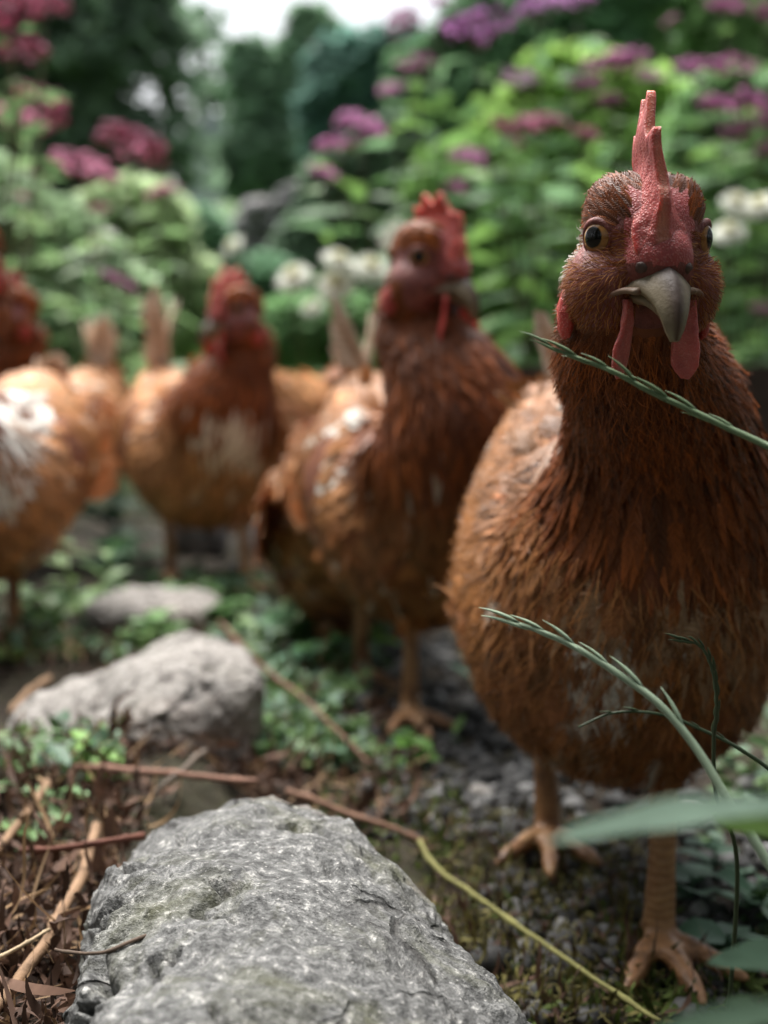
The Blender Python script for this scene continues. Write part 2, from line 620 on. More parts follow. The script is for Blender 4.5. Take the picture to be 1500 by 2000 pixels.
def make_hen(label, origin, yaw, head_w, look_w, feet, seed=1, detail=1, patches=(), tint=1.0, roll=0.0, tail_dir=58, bx=(0, 0), wing_pale=0.0, neck_tint=1.0, group="brown hens in the garden", leg_label=None, breast_buff=0.0, width=1.0, comb_yaw=0.0, neck=1.0, tail_len=.100, tail_n=9, head=1.0, wattle=1.0, comb_col=(.47, .095, .085), flight=.095, comb_h=1.0, wing_z=.172, wing_y=.073, wing_rot=.20):
    MM = 0.001 * head
    rs = np.random.RandomState(seed)
    ox, oy = origin
    root = empty("hen", (ox, oy, 0), yaw)
    tag(root, label, "hen", group)
    cy, sy = math.cos(yaw), math.sin(yaw)
    def loc(p):
        p = np.asarray(p, float)
        x, y = p[0] - ox, p[1] - oy
        return np.array((x * cy + y * sy, -x * sy + y * cy, p[2]))
    def ldir(v):
        v = np.asarray(v, float)
        return np.array((v[0] * cy + v[1] * sy, -v[0] * sy + v[1] * cy, v[2]))
    H = loc(head_w)
    F = norm(ldir(look_w))
    S = norm(np.cross((0, 0, 1), F)) * -1.0          # towards the hen's right
    U = np.cross(S, F)
    if U[2] < 0: U = -U
    if roll:
        S, U = S * math.cos(roll) + U * math.sin(roll), U * math.cos(roll) - S * math.sin(roll)
    def hp(f, s, u):                                   # head frame, millimetres -> hen frame
        return H + (F * f + S * s * HW + U * u) * MM
    def hpv(A):
        A = np.asarray(A, float)
        return H + (A[:, :1] * F + A[:, 1:2] * S * HW + A[:, 2:] * U) * MM
    # --- spine: x, y, z, half width, half height
    body = np.array([(-.175, 0, .250, .016, .018), (-.14, 0, .228, .046, .042), (-.085, 0, .190, .074, .070), (-.02, 0, .164, .088, .088),
                     (.035, 0, .160, .087, .086), (.077, 0, .184, .070, .068)], float)
    body[:, 0] += bx[0]; body[:, 2] += bx[1]; body[:, 3] *= width
    end = hp(-13, 0, -19)
    base = np.array((.104 + bx[0], 0, .226 + bx[1]))
    nk = []
    t0 = np.array((.02, 0, .05)); t1 = norm(U * 0.85 + F * 0.4) * 0.05
    gap = np.linalg.norm(end - base)
    t0 = norm(t0) * gap * 1.1; t1 = norm(t1) * gap * 0.9
    for k, w in ((0.0, .047), (0.35, .0345), (0.7, .0280), (1.0, .0235)):
        h = ((2 * k**3 - 3 * k**2 + 1) * base + (k**3 - 2 * k**2 + k) * t0 + (-2 * k**3 + 3 * k**2) * end + (k**3 - k**2) * t1)
        nk.append((*h, w * (neck if k < .6 else 1 + (neck - 1) * .45 * (k < .9)), w * (neck if k < .6 else 1 + (neck - 1) * .45 * (k < .9))))
    SP = cat_spline(np.vstack([body, nk]), 90)
    C, hw, hh = SP[:, :3], SP[:, 3], SP[:, 4]
    pieces = [tube(C, hw, 28, side=(0, 1, 0), flat=hh)]
    # --- head masses (millimetres in the head frame: forward, right, up)
    for c, r in (((-5, 0, 3), (25, 18.5, 20)), ((-4, 7.5, 9.5), (18, 10.5, 12.5)), ((-4, -7.5, 9.5), (18, 10.5, 12.5)), ((-3, 12, -17), (19, 12.5, 17)),
                 ((-3, -12, -17), (19, 12.5, 17)), ((-5, 0, -26), (17, 15, 13)), ((13, 0, -7), (14, 11, 13))):
        V, Fc = sphere(24, 16)
        pieces.append((hpv(V * np.array(r) + np.array(c)), Fc))
    # --- legs: hip, hock, foot, toes
    legsegs = []
    for k, (fw, toe_az, hock_back) in enumerate(feet):
        ft = loc(fw)
        sgn = 1.0 if ft[1] > 0 else -1.0
        if len(feet) == 2:
            sgn = 1.0 if ft[1] >= loc(feet[1 - k][0])[1] else -1.0
        az = toe_az - yaw
        td = np.array((math.cos(az), math.sin(az), 0))
        hub = np.array((ft[0], ft[1], ft[2] + .010))
        hock = hub + np.array((-hock_back, 0.004 * sgn, .088))
        hip = np.array((.0 + bx[0] + 0.3 * (hock[0] - bx[0]), sgn * .040, .150 + bx[1]))
        kn = (hip + hock) / 2 + np.array((.012, 0.006 * sgn, .004))
        pieces.append(tube(cat_spline([hip, kn, hock + (0, 0, .006)], 8), np.linspace(.042, .0125, 8) if detail > 1 else np.linspace(.04, .013, 8), 14))
        sh = cat_spline([hock + (0, 0, .012), hock, hock * .5 + hub * .5 + (.0015, 0, 0), hub + (0, 0, .004)], 9)
        pieces.append(tube(sh, [.009, .0088, .0078, .0070, .0066, .0066, .0068, .0074, .0080], 14))
        legsegs.append((sh[0], hub))
        for a, ln in ((0, .058), (.62, .048), (-.62, .050), (math.pi * .97, .024)):
            dv = np.array((td[0] * math.cos(a) - td[1] * math.sin(a), td[0] * math.sin(a) + td[1] * math.cos(a), 0))
            e = hub + dv * ln
            pts = cat_spline([hub + (0, 0, -.001), hub + dv * ln * .35 + (0, 0, .000), hub + dv * ln * .72 + (0, 0, -.0025), e + (0, 0, -.005)], 10)
            kn_r = np.array([.0072, .0062, .0056, .0060, .0053, .0048, .0052, .0044, .0036, .0024])
            pieces.append(tube(pts, kn_r, 10))
            legsegs.append((hub, e))
    me = fuse("body", pieces, .0021 if detail > 1 else .0032, 4)
    nv = len(me.vertices)
    V = np.empty(nv * 3, np.float32); me.vertices.foreach_get("co", V); V = V.reshape(-1, 3).astype(float)
    me.calc_loop_triangles()
    tr = np.empty(len(me.loop_triangles) * 3, np.int32); me.loop_triangles.foreach_get("vertices", tr); tr = tr.reshape(-1, 3)
    pc = np.empty(len(me.polygons) * 3, np.float32); me.polygons.foreach_get("center", pc); pc = pc.reshape(-1, 3).astype(float)
    def legdist(P):
        d = np.full(len(P), 9.0)
        for a, b in legsegs:
            ab = b - a
            t = np.clip(((P - a) @ ab) / (ab @ ab), 0, 1)
            d = np.minimum(d, np.linalg.norm(P - (a + t[:, None] * ab), axis=1))
        return d
    def headc(P):
        q = (P - H) / MM
        return np.stack([q @ F, q @ S / HW, q @ U], -1)
    def bare(hc):    # red skin: round the eye, the forehead, towards the gape
        f, s, u = hc[:, 0], np.abs(hc[:, 1]), hc[:, 2]
        eye = ((f - 2) ** 2 / 17 ** 2 + (u + 2) ** 2 / 13 ** 2 < 1) & (s > 9)
        fore = (f > 7) & (s < 10) & (u > -30)
        cheek = (f > (-8 if detail > 1 else 1)) & (u < -8) & (u > -31)
        return (eye | fore | cheek) & (u < 9 - 0.35 * np.maximum(s - 8, 0))
    hc = headc(pc)
    mi = np.zeros(len(pc), np.int32)
    mi[bare(hc) & (np.linalg.norm(hc, axis=1) < 45)] = 1
    mi[(np.linalg.norm(hc, axis=1) < 45) & (hc[:, 0] > 4) & (np.abs(hc[:, 1]) < 11) & (hc[:, 2] > -9) & (hc[:, 2] < 17)] = 3
    mi[(legdist(pc) < .0125) & (pc[:, 2] < .098)] = 2
    me.materials.clear()
    for m in (M_UNDER, M_SKIN, M_LEG, M_FOREHEAD): me.materials.append(m)
    me.polygons.foreach_set("material_index", mi)
    me.polygons.foreach_set("use_smooth", np.ones(len(pc), bool))
    link("body", me, root)

    # --- where feathers may grow
    A, B, Cc = V[tr[:, 0]], V[tr[:, 1]], V[tr[:, 2]]
    cr = np.cross(B - A, Cc - A)
    area = np.linalg.norm(cr, axis=1)
    M = 90000 if detail > 1 else 40000
    ti = rs.choice(len(tr), M, p=area / area.sum())
    r1, r2 = rs.rand(M, 1), rs.rand(M, 1)
    fl = (r1 + r2) > 1
    r1, r2 = np.where(fl, 1 - r1, r1), np.where(fl, 1 - r2, r2)
    P = A[ti] + (B[ti] - A[ti]) * r1 + (Cc[ti] - A[ti]) * r2
    Nn = norm(cr[ti])
    # extra samples on the head, so the small feathers there cover it
    hsel = np.where(np.linalg.norm((A + B + Cc) / 3 - H, axis=1) < .048)[0]
    M2 = 40000 if detail > 1 else 5000
    tj = rs.choice(hsel, M2, p=area[hsel] / area[hsel].sum())
    r1, r2 = rs.rand(M2, 1), rs.rand(M2, 1)
    fl = (r1 + r2) > 1
    r1, r2 = np.where(fl, 1 - r1, r1), np.where(fl, 1 - r2, r2)
    P = np.vstack([P, A[tj] + (B[tj] - A[tj]) * r1 + (Cc[tj] - A[tj]) * r2])
    Nn = np.vstack([Nn, norm(cr[tj])])
    from mathutils.bvhtree import BVHTree
    BV = BVHTree.FromPolygons(V.tolist(), tr.tolist())
    leg = (legdist(P) < .0125) & (P[:, 2] < .098)
    hc = headc(P)
    # nearest point of the spine, flow towards the tail
    near = np.empty(len(P), int)
    for a in range(0, len(P), 20000):
        near[a:a + 20000] = ((P[a:a + 20000, None] - C[None]) ** 2).sum(2).argmin(1)
    T = norm(np.gradient(C, axis=0))
    sp = near / 89.0
    D = -T[near]
    down = np.array((0, 0, -1.0))
    D = D + down * (0.5 * sstep(0.4, 0.6, sp))[:, None] + down * 0.15
    hf, hsd, hu = hc[:, 0], hc[:, 1], hc[:, 2]
    dist_h = np.linalg.norm(hc, axis=1)
    ishead = (hu > -34) & (dist_h < 46)
    # head: swept back from the beak, parted by the comb
    Dh = -F[None] * 1.0 + S[None] * (np.sign(hsd) * 0.35 * sstep(6, 16, hu))[:, None] - U[None] * (0.75 * sstep(2, -18, hu))[:, None] + U[None] * (0.5 * ((hf > 0) & (hu > 3)))[:, None]
    D = np.where(ishead[:, None], Dh, D)
    thigh = (P[:, 2] < .125 + bx[1]) & ~leg
    D = np.where((thigh & (near < 60) & (np.abs(P[:, 1]) > .02))[:, None], D * 0.6 + down * 0.7, D)
    barefc = bare(hc) & ishead

    mott = fbm(P * 38 + seed * 7, 3)
    fine = rs.normal(0, 1, len(P))
    def colour(ix):
        q, s = P[ix], sp[ix]
        m = np.clip(0.5 + 0.5 * mott[ix] + 0.16 * fine[ix], 0, 1)[:, None]
        neckw = sstep(0.60, 0.74, s)[:, None]
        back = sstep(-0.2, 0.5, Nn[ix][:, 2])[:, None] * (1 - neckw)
        low = sstep(.17, .10, q[:, 2])[:, None]
        bc = CHEST * 0.72 * (1 - m) + (CINN * 0.6) * m
        bc = bc * (1 - breast_buff) + (CINN * .6 + BUFF * .35) * breast_buff
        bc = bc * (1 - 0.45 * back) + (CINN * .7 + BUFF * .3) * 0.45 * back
        nc = (CHESTD * (1 - m) + CHEST * m) * neck_tint
        c = bc * (1 - neckw) + nc * neckw
        vb_ = np.exp(rs.normal(0, .30, (len(ix), 1)))
        c = c * vb_
        e = c * (1.25 + 0.5 * rs.rand(len(ix), 1))
        e = e * (1 - 0.15) + BUFF * 0.15 * (1 - neckw * 0.6)
        pale = rs.rand(len(ix), 1) < 0.035 * (1 - neckw)
        c = np.where(pale, BUFF * 0.9, c); e = np.where(pale, WHITE * 0.8, e)
        for (pcn, pr, pcol, prob) in patches:
            k = (((q - np.array(pcn)) / np.array(pr)) ** 2).sum(1)
            hit = (rs.rand(len(ix)) < prob * np.clip(2.2 * (1.15 - k), 0, 1))[:, None]
            c = np.where(hit, pcol, c); e = np.where(hit, np.minimum(np.array(pcol) * 1.1, .85), e)
        return c * tint, e * tint
    def grow(cond, spacing, L, W, curv, lift, shape, rows, barbs, fray=1.0, bw=.0004, camber=.12, twist=.12, ce_mul=1.0, over=.003, emb=.0015, vane=.82):
        ix = thin(rs, P, spacing, np.where(cond)[0])
        if len(ix) == 0: return None
        c, e = colour(ix)
        return feathers(rs, P[ix] - Nn[ix] * emb, Nn[ix], D[ix], L, W, curv, lift, c, e * ce_mul, shape, rows, barbs, camber, twist, bw, fray, BV, over, vane)
    hd = detail > 1
    notleg = ~leg
    body_z = notleg & (sp < 0.63) & ~ishead
    neck_z = notleg & (sp >= 0.60) & ~ishead
    k = 1.0 if hd else 1.15
    plume_obj("breast_plumage", [
        grow(body_z & (sp > 0.36), .0082 * k, .028 * k, .0105 * k, .35, .14, 'round', 6 if hd else 4, 40 if hd else 3, 1.1, .00032, twist=.16, over=.0032, vane=.65),
        grow(body_z & (sp <= 0.36) , .0105 * k, .033 * k, .0115 * k, .30, .16, 'round', 5 if hd else 4, 24 if hd else 3, 1.0, twist=.14, vane=.75),
        grow(body_z & (P[:, 2] < .14), .0095 * k, .032 * k, .010 * k, .25, .18, 'round', 5 if hd else 4, 34 if hd else 4, 1.6, .00032, twist=.3, over=.005, vane=.55)], root)
    plume_obj("hackle", [
        grow(neck_z & (sp < 0.72), .0050 * k, .052, .0043 * k, .18, .08, 'hackle', 7 if hd else 4, 9 if hd else 2, .6, .0003, twist=.07, over=.0030, vane=.95),
        grow(neck_z & (sp >= 0.70) & (sp < .86), .0048 * k, .038, .0038 * k, .15, .08, 'hackle', 6 if hd else 4, 8 if hd else 2, .6, .0003, twist=.07, over=.0028, vane=.95),
        grow(neck_z & (sp >= 0.84), .0036 * k, .022, .0028 * k, .15, .10, 'hackle', 5 if hd else 4, 10 if hd else 1, 1.0, .0003, over=.003)], root)
    crown = ishead & (hu > 3) & ~((np.abs(hsd) < 3.5) & (hf > -12)) & ~((hf > 14) & (np.abs(hsd) < 8)) & ~((np.abs(hsd) > 12) & (hu < 5.5) & (hf > -12))
    side = ishead & ~barefc & (hu <= 3)
    plume_obj("head_plumage", [
        grow(crown, .0019 * (1 if hd else 1.7), .0115, .0013 * (1 if hd else 1.8), .25, .05, 'hackle', 6, 3 if hd else 0, .4, .0002, ce_mul=1.5, over=.0010, twist=.06, emb=.0002),
        grow(side, .0026 * (1 if hd else 1.6), .012, .0016 * (1 if hd else 1.5), .15, .14, 'hackle', 4, 5 if hd else 0, 1.0, .00022, emb=.0004)], root)
    if hd:
        ix = thin(rs, P, .0012, np.where(barefc & (hu < 2) & ((hf - 2.6) ** 2 + hu ** 2 > 9 ** 2) & (np.abs(hsd) > 6) & (hf < 17))[0])
        hcol = np.where(rs.rand(len(ix), 1) < 0.35, CINN * 1.0, CHEST * 0.9) * rs.uniform(.6, 1.3, (len(ix), 1))
        sets = [hairs(rs, P[ix], Nn[ix], Dh[ix], .0042, .00013, .30, hcol)]
        tuft = ishead & (((hf + 15) / 9) ** 2 + ((hu + 6) / 9) ** 2 < 1) & (np.abs(hsd) > 8)
        ix = thin(rs, P, .0016, np.where(tuft)[0])
        sets.append(hairs(rs, P[ix], Nn[ix], Dh[ix], .0085, .0003, .20, np.tile(WHITE * 0.8, (len(ix), 1)) * rs.uniform(.6, 1.1, (len(ix), 1))))
        ix = thin(rs, P, .0022, np.where(neck_z & (sp > .78))[0])
        sets.append(hairs(rs, P[ix], Nn[ix], D[ix], .015, .00018, .28, np.tile(CHEST, (len(ix), 1)) * rs.uniform(.5, 1.8, (len(ix), 1))))
        ix = thin(rs, P, .0055, np.where(body_z & (sp > .3))[0])
        sets.append(hairs(rs, P[ix], Nn[ix], D[ix], .022, .00018, .28, np.tile(CINN, (len(ix), 1)) * rs.uniform(.4, 1.5, (len(ix), 1))))
        plume_obj("bristles", sets, root)

    # --- wings
    for sg in (1, -1):
        wv, wf = sphere(28, 18)
        ax = np.array((.105, .017, .052)) * (1, 1, 1)
        wc = np.array((-.030 + bx[0], sg * wing_y * width, wing_z + bx[1]))
        ca, sa = math.cos(wing_rot), math.sin(wing_rot)       # rear end lifted a little
        q = wv * ax
        q[:, 2] *= 1 - 0.35 * (-wv[:, 0]) * (wv[:, 0] < 0)
        q[:, 1] -= sg * 0.9 * q[:, 0] ** 2 * 1.6 + sg * 3.0 * np.maximum(q[:, 2], 0) ** 2
        R_ = lambda z: np.stack([z[:, 0] * ca + z[:, 2] * sa, z[:, 1], -z[:, 0] * sa + z[:, 2] * ca], -1)
        shell = R_(q) + wc
        wo = link("wing", mesh_data("wing", shell, wf, M_UNDER), root)
        out = np.where((wv[:, 1] * sg > 0.05))[0]
        # coverts over the outer face, rows of flight feathers behind
        nW = 1500 if hd else 1000
        th = rs.rand(nW) * 2 - 1
        xx = rs.uniform(-.75, .98, nW); zz = rs.uniform(-.9, .95, nW)
        ok = xx ** 2 + zz ** 2 < .98
        xx, zz = xx[ok], zz[ok]
        yy = np.sqrt(np.maximum(1 - xx ** 2 - zz ** 2, 0)) * sg
        w3 = np.stack([xx, yy, zz], -1)
        q = w3 * ax
        q[:, 2] *= 1 - 0.35 * (-w3[:, 0]) * (w3[:, 0] < 0)
        q[:, 1] -= sg * 0.9 * q[:, 0] ** 2 * 1.6 + sg * 3.0 * np.maximum(q[:, 2], 0) ** 2
        nn = norm(w3 / ax)
        pw, nw = R_(q) + wc, norm(R_(nn))
        ix = thin(rs, pw, .0105 if hd else .0105, np.arange(len(pw)))
        pw, nw, xs_ = pw[ix], nw[ix], xx[ix]
        dw = np.tile(np.array((-1.0, 0, -.10)), (len(ix), 1))
        m = np.clip(0.5 + 0.6 * fbm(pw * 30 + seed, 2) + .2 * rs.normal(size=len(ix)), 0, 1)[:, None]
        cw = CHEST * .7 * (1 - m) + CINN * .7 * m
        ew = (cw * 0.4 + CINN * .4 + BUFF * 0.35) if hd else (cw * .6 + CINN * .3 + BUFF * .16)
        pal = rs.rand(len(ix), 1) < wing_pale
        cw = np.where(pal, BUFF * 1.1, cw); ew = np.where(pal, WHITE, ew)
        for (pcn, pr, pcol, prob) in patches:
            kk = (((pw - np.array(pcn)) / np.array(pr)) ** 2).sum(1)
            hit = ((kk < 1) & (rs.rand(len(ix)) < prob))[:, None]
            cw = np.where(hit, pcol, cw); ew = np.where(hit, pcol, ew)
        szz = np.interp(xs_, [-.8, 0, 1], [1.5, 1.1, .75])
        s1 = feathers(rs, pw - nw * .001, nw, dw, .030 * szz * (1 if hd else .85), .0105 * szz * (1 if hd else .85), .10 if hd else .06, .13 if hd else .08, cw * tint, ew * tint, 'round', 6 if hd else 4, 10 if hd else 0, .15, .10, .0004, .6)
        # flight feathers
        nf = 13
        a = np.linspace(0, 1, nf)
        pf = np.stack([wc[0] - .03 - .035 * a, wc[1] - sg * (.002 + .012 * a), wc[2] - .030 + .055 * a], -1) + np.array((0, sg * .014, 0))
        nf_ = norm(np.tile(np.array((0, sg * 1.0, .25)), (nf, 1)))
        df = norm(np.stack([-np.ones(nf), -sg * .12 * np.ones(nf), .05 + .10 * a], -1))
        cf = np.tile(CHEST * 1.25, (nf, 1)) * rs.uniform(.8, 1.3, (nf, 1)); ef = cf * .5 + BUFF * .5
        s2 = feathers(rs, pf, nf_, df, flight, .011, .02, .02, cf * tint, ef * tint, 'long', 7, 0, .12, .03)
        plume_obj("wing_plumage", [s1, s2], wo)
    # --- tail: two rows leaning on one another like a roof
    tb = np.array((-.150 + bx[0], 0, .236 + bx[1]))
    sets = []
    for sg in (1, -1):
        n_t = tail_n
        a = np.linspace(0, 1, n_t)
        el = np.radians(tail_dir - 20 * a)
        dt = np.stack([-np.cos(el), sg * (.03 + .10 * a), np.sin(el)], -1)
        pt = tb + np.stack([.012 - .016 * a, sg * (.004 + .012 * a), .012 - .022 * a], -1)
        nt_ = norm(np.stack([-.25 * np.ones(n_t), sg * np.ones(n_t), .15 * np.ones(n_t)], -1))
        ct = np.tile(CINN * .45 + BUFF * .5, (n_t, 1)) * rs.uniform(.7, 1.1, (n_t, 1)); et = ct * .25 + WHITE * .85
        sets.append(feathers(rs, pt, nt_, dt, tail_len * (1 - .35 * a), .0190, .05, .03, ct * tint, et * tint, 'long', 8, 6, .12, .05, .0005, .5))
        # soft saddle feathers hiding the roots
        n_s = 130
        ps = tb + rs.normal(0, 1, (n_s, 3)) * np.array((.013, .010, .007)) + np.array((.028, 0, -.002))
        ns = norm(np.stack([rs.normal(0, .3, n_s) - .2, sg * np.abs(rs.normal(.7, .3, n_s)), rs.uniform(0.1, .9, n_s)], -1))
        ds = np.tile(np.array((-.8, 0, .45)), (n_s, 1)) + rs.normal(0, .15, (n_s, 3))
        cs = np.tile(CINN * .8 + BUFF * .25, (n_s, 1)) * rs.uniform(.6, 1.2, (n_s, 1))
        sets.append(feathers(rs, ps, ns, ds, .032, .008, .15, .08, cs * tint, (cs * .6 + BUFF * .4) * tint, 'round', 5, 5, .12, .15))
    plume_obj("tail", sets, root)

    # --- comb
    na, nb = 72, 26
    a = np.linspace(0, 1, na)
    Bp = cat_spline([(25, 0, -8), (23, 0, 0), (17, 0, 10), (8, 0, 17), (-2, 0, 19), (-10, 0, 19), (-16, 0, 18)], na)
    hgt = np.interp(a, [0, .08, .2, .34, .5, .66, .85, 1], [1.5, 3.2, 6, 15, 22, 24, 18, 5])
    teeth = np.interp(a, [0, .2, .35, .5, .75, 1], [0.6, 1.0, 8, 13, 13, 4])
    ph = a * 6.2
    tw = np.clip(1 - np.abs((ph % 1) - .5) * 2.4, 0, 1) ** 1.1
    small = 0.7 * np.abs(np.sin(a * 75 + rs.rand() * 6)) * sstep(.42, .15, a)
    hgt = (hgt + teeth * tw * (1 if comb_h == 1 else .8)) * comb_h + small
    up = norm(np.stack([np.interp(a, [0, .2, .4, .6, 1], [.9, .75, .30, -.05, -.5]), np.zeros(na), np.interp(a, [0, .2, .4, 1], [.45, .65, .95, .9])], -1))
    t = np.linspace(-1, 1, nb)
    bb = 1 - np.abs(t)                               # 0 at both feet, 1 over the crest
    basew = np.interp(a, [0, .1, .25, .5, .8, 1], [5.0, 9.0, 10.0, 6.5, 4.5, 2.0])
    hn = (hgt[:, None] * np.minimum(1, bb[None] * 1.25) ** 1.0)
    topw = np.interp(a, [0, .3, .6, 1], [1.0, 1.3, 1.6, 1.2])
    prof = np.exp(-hn / np.interp(a, [0, .2, .5, 1], [2.0, 3.5, 8.0, 6.0])[:, None])
    thick = (topw[:, None] + (basew - topw)[:, None] * prof) * np.clip(np.abs(t) * 4, 0, 1)[None] ** .6
    lean = np.interp(hn, [0, 10, 40], [0, 0, 2.5]) + 1.6 * np.sin(hn * .16 + a[:, None] * 5 + rs.rand() * 3) * sstep(6, 22, hn) + 1.3 * tw[:, None] * np.where(np.floor(ph) % 2, 1, -1)[:, None] * sstep(.6, 1, bb)[None]
    Vc = Bp[:, None] + up[:, None] * (hn - 3.5)[..., None]
    Vc = Vc.reshape(-1, 3)
    Vc[:, 1] += (np.sign(t)[None] * thick + lean).ravel()
    Vc[:, 1] += comb_yaw * Vc[:, 0]
    Vc += fbm(Vc * .45 + seed, 2)[:, None] * np.array((.3, .55, .3))
    i = np.arange(na - 1)[:, None] * nb; j = np.arange(nb)[None]
    Qc = np.stack([i + j, i + (j + 1) % nb, i + nb + (j + 1) % nb, i + nb + j], -1).reshape(-1, 4)
    rim = (sstep(.72, 1, bb)[None] * np.ones(na)[:, None]).ravel()[:, None]
    cc_ = np.array(comb_col) * (1 - rim * .75) + np.array((.66, .30, .19)) * rim * .75
    me = mesh_data("comb", hpv(Vc), [Qc], M_COMB, cc_)
    co = link("comb", me, root)
    if hd:
        s = co.modifiers.new("s", 'SUBSURF'); s.levels = 1; s.render_levels = 1
    # --- wattles and ear lobes
    for sg in (1, -1):
        g = np.linspace(0, 1, 12); h = np.linspace(-1, 1, 9)
        ln, wd = (27 * wattle, 5.3 * wattle * (1.25 if wattle > 1 else 1))
        prof = np.interp(g, [0, .25, .6, .85, 1], [.35, .55, .95, .85, .25])
        rows = []
        for sd_ in (1, -1):
            G, Hh = np.meshgrid(g, h, indexing='ij')
            x = Hh * wd * prof[:, None]
            z = -G * ln
            y = sd_ * (1.25 - .9 * np.abs(Hh) ** 3) * np.interp(G, [0, .1, .9, 1], [1, 1, 1, .3]) + 1.2 * np.sin(G * 4 + sg) + .8 * Hh ** 2
            rows.append(np.stack([x, y, z], -1).reshape(-1, 3))
        A_ = np.vstack(rows)
        th = (0.85 if sg > 0 else 0.75)               # turned about its hanging line
        X = A_[:, 0] * math.cos(th) - A_[:, 1] * math.sin(th); Y_ = A_[:, 0] * math.sin(th) + A_[:, 1] * math.cos(th)
        A_ = np.stack([Y_ * 1.0 + (15 if wattle == 1 else 20), X * 1.0 * sg + sg * 10.5, A_[:, 2] - 21], -1)
        A_ += fbm(A_ * .3 + seed + sg, 2)[:, None] * .5
        n1 = 12 * 9
        i = np.arange(11)[:, None] * 9; j = np.arange(8)[None]
        q1 = np.stack([i + j, i + j + 1, i + 10 + j, i + 9 + j], -1).reshape(-1, 4)
        b_ = [r * 9 for r in range(12)] + [99 + c for c in range(1, 9)] + [r * 9 + 8 for r in range(10, -1, -1)] + [c for c in range(7, 0, -1)]
        b_ = np.array(b_); b2 = np.roll(b_, -1)
        q3 = np.stack([b_, b2, b2 + n1, b_ + n1], -1)
        link("wattle", mesh_data("wattle", hpv(A_), [q1, q1[:, ::-1] + n1, q3], M_COMB, np.tile((.54, .14, .12) if wattle == 1 else (.62, .065, .05), (2 * n1, 1))), root)
        lv, lf = sphere(16, 10)
        E = lv * np.array((6.5, 2.6, 9.0)) + np.array((-11, sg * 22.5, -27))
        E += fbm(E * .35, 2)[:, None] * .8
        link("ear_lobe", mesh_data("ear_lobe", hpv(E), lf, M_COMB, np.tile((.50, .06, .045), (len(E), 1))), root)
        # --- eye with its lids
        ec = hp(2.6, sg * 13.6, 0)
        ax = norm(S * sg * .82 + F * .57 + U * .02)
        e1 = norm(np.cross((0, 0, 1), ax)); e2 = np.cross(ax, e1)
        ev, ef = sphere(32, 40)
        Ev = ec + (ev[:, :1] * e1 + ev[:, 1:2] * e2 + ev[:, 2:] * ax) * 7.6 * MM
        r = np.linalg.norm(ev[:, :2], axis=1) * 7.6
        ring = np.where(ev[:, 2:] < 0, 0.02, np.where(r[:, None] < 3.95, np.array((.004, .003, .003)), np.where(r[:, None] < 5.7, np.array((.38, .175, .05)) * (1 - .25 * rs.rand(len(ev), 1)), np.array((.05, .018, .012)))))
        eo = link("eye", mesh_data("eye", Ev, ef, M_EYE, ring), root)
        an = np.linspace(0, 2 * math.pi, 33)[:-1]
        lid = np.array([ec + (e1 * math.cos(t_) * 5.8 + e2 * math.sin(t_) * (5.5 if math.sin(t_) > 0 else 6.1) + ax * (4.9 - .6 * abs(math.cos(t_)) + .5 * max(0, math.sin(t_)))) * MM for t_ in an])
        lid = np.vstack([lid, lid[:2]])
        lV, lF = tube(lid, np.concatenate([(.75 + .75 * np.maximum(0, np.sin(an))) * MM, (MM, MM)]), 8)
        link("eyelid", mesh_data("eyelid", lV, lF, M_SKIN), eo)
    # --- beak
    nt = 22
    tt = np.linspace(0, 1, nt)
    ctr = cat_spline([(15, 0, -15), (22, 0, -15.5), (29, 0, -19), (34.5, 0, -25.5), (36.5, 0, -34)], nt)
    w_ = np.interp(tt, [0, .2, .45, .7, .9, 1], [10.5, 8.8, 6.8, 4.7, 2.8, 1.1])
    h_ = np.interp(tt, [0, .2, .45, .7, .9, 1], [6.0, 6.6, 6.6, 5.0, 2.8, 1.0])
    tg = norm(np.gradient(ctr, axis=0))
    nrm = np.stack([-tg[:, 2], np.zeros(nt), tg[:, 0]], -1)
    ss = np.linspace(-1, 1, 17)
    V1, col1 = [], []
    for k in range(nt):
        for s_ in ss:
            y = s_ * w_[k]
            z = h_[k] * (1 - abs(s_) ** 1.35) - 1.5 * abs(s_) ** 3 * (1 - tt[k])
            V1.append(ctr[k] + np.array((0, y, 0)) + nrm[k] * z)
            g_ = abs(s_)
            cen = np.array((.075, .066, .066)) * (1 - tt[k]) + np.array((.085, .048, .03)) * tt[k]
            edge = np.array((.20, .16, .10))
            f_ = sstep(.12, .75, np.array(g_))
            col1.append(cen * (1 - f_) + edge * f_)
        for s_ in ss[::-1]:
            V1.append(ctr[k] + np.array((0, s_ * w_[k] * .92, 0)) + nrm[k] * (h_[k] * .35 * (1 - s_ ** 2) - 2.2 - 1.5 * abs(s_) ** 3 * (1 - tt[k])))
            col1.append(np.array((.34, .26, .15)))
    m_ = 34
    i = np.arange(nt - 1)[:, None] * m_; j = np.arange(m_)[None]
    qb = np.stack([i + j, i + (j + 1) % m_, i + m_ + (j + 1) % m_, i + m_ + j], -1).reshape(-1, 4)
    V1 = np.array(V1)
    V1 = np.vstack([V1, V1[-m_:].mean(0)]); col1.append(col1[-1])
    jj = np.arange(m_)
    tb_ = np.stack([np.full(m_, len(V1) - 1), (nt - 1) * m_ + jj, (nt - 1) * m_ + (jj + 1) % m_], -1)
    bk = link("beak", mesh_data("beak", hpv(V1), [qb, tb_], M_BEAK, np.array(col1)), root)
    lo = cat_spline([(10, 0, -20), (18, 0, -20.5), (25, 0, -23.5), (31, 0, -29)], 10)
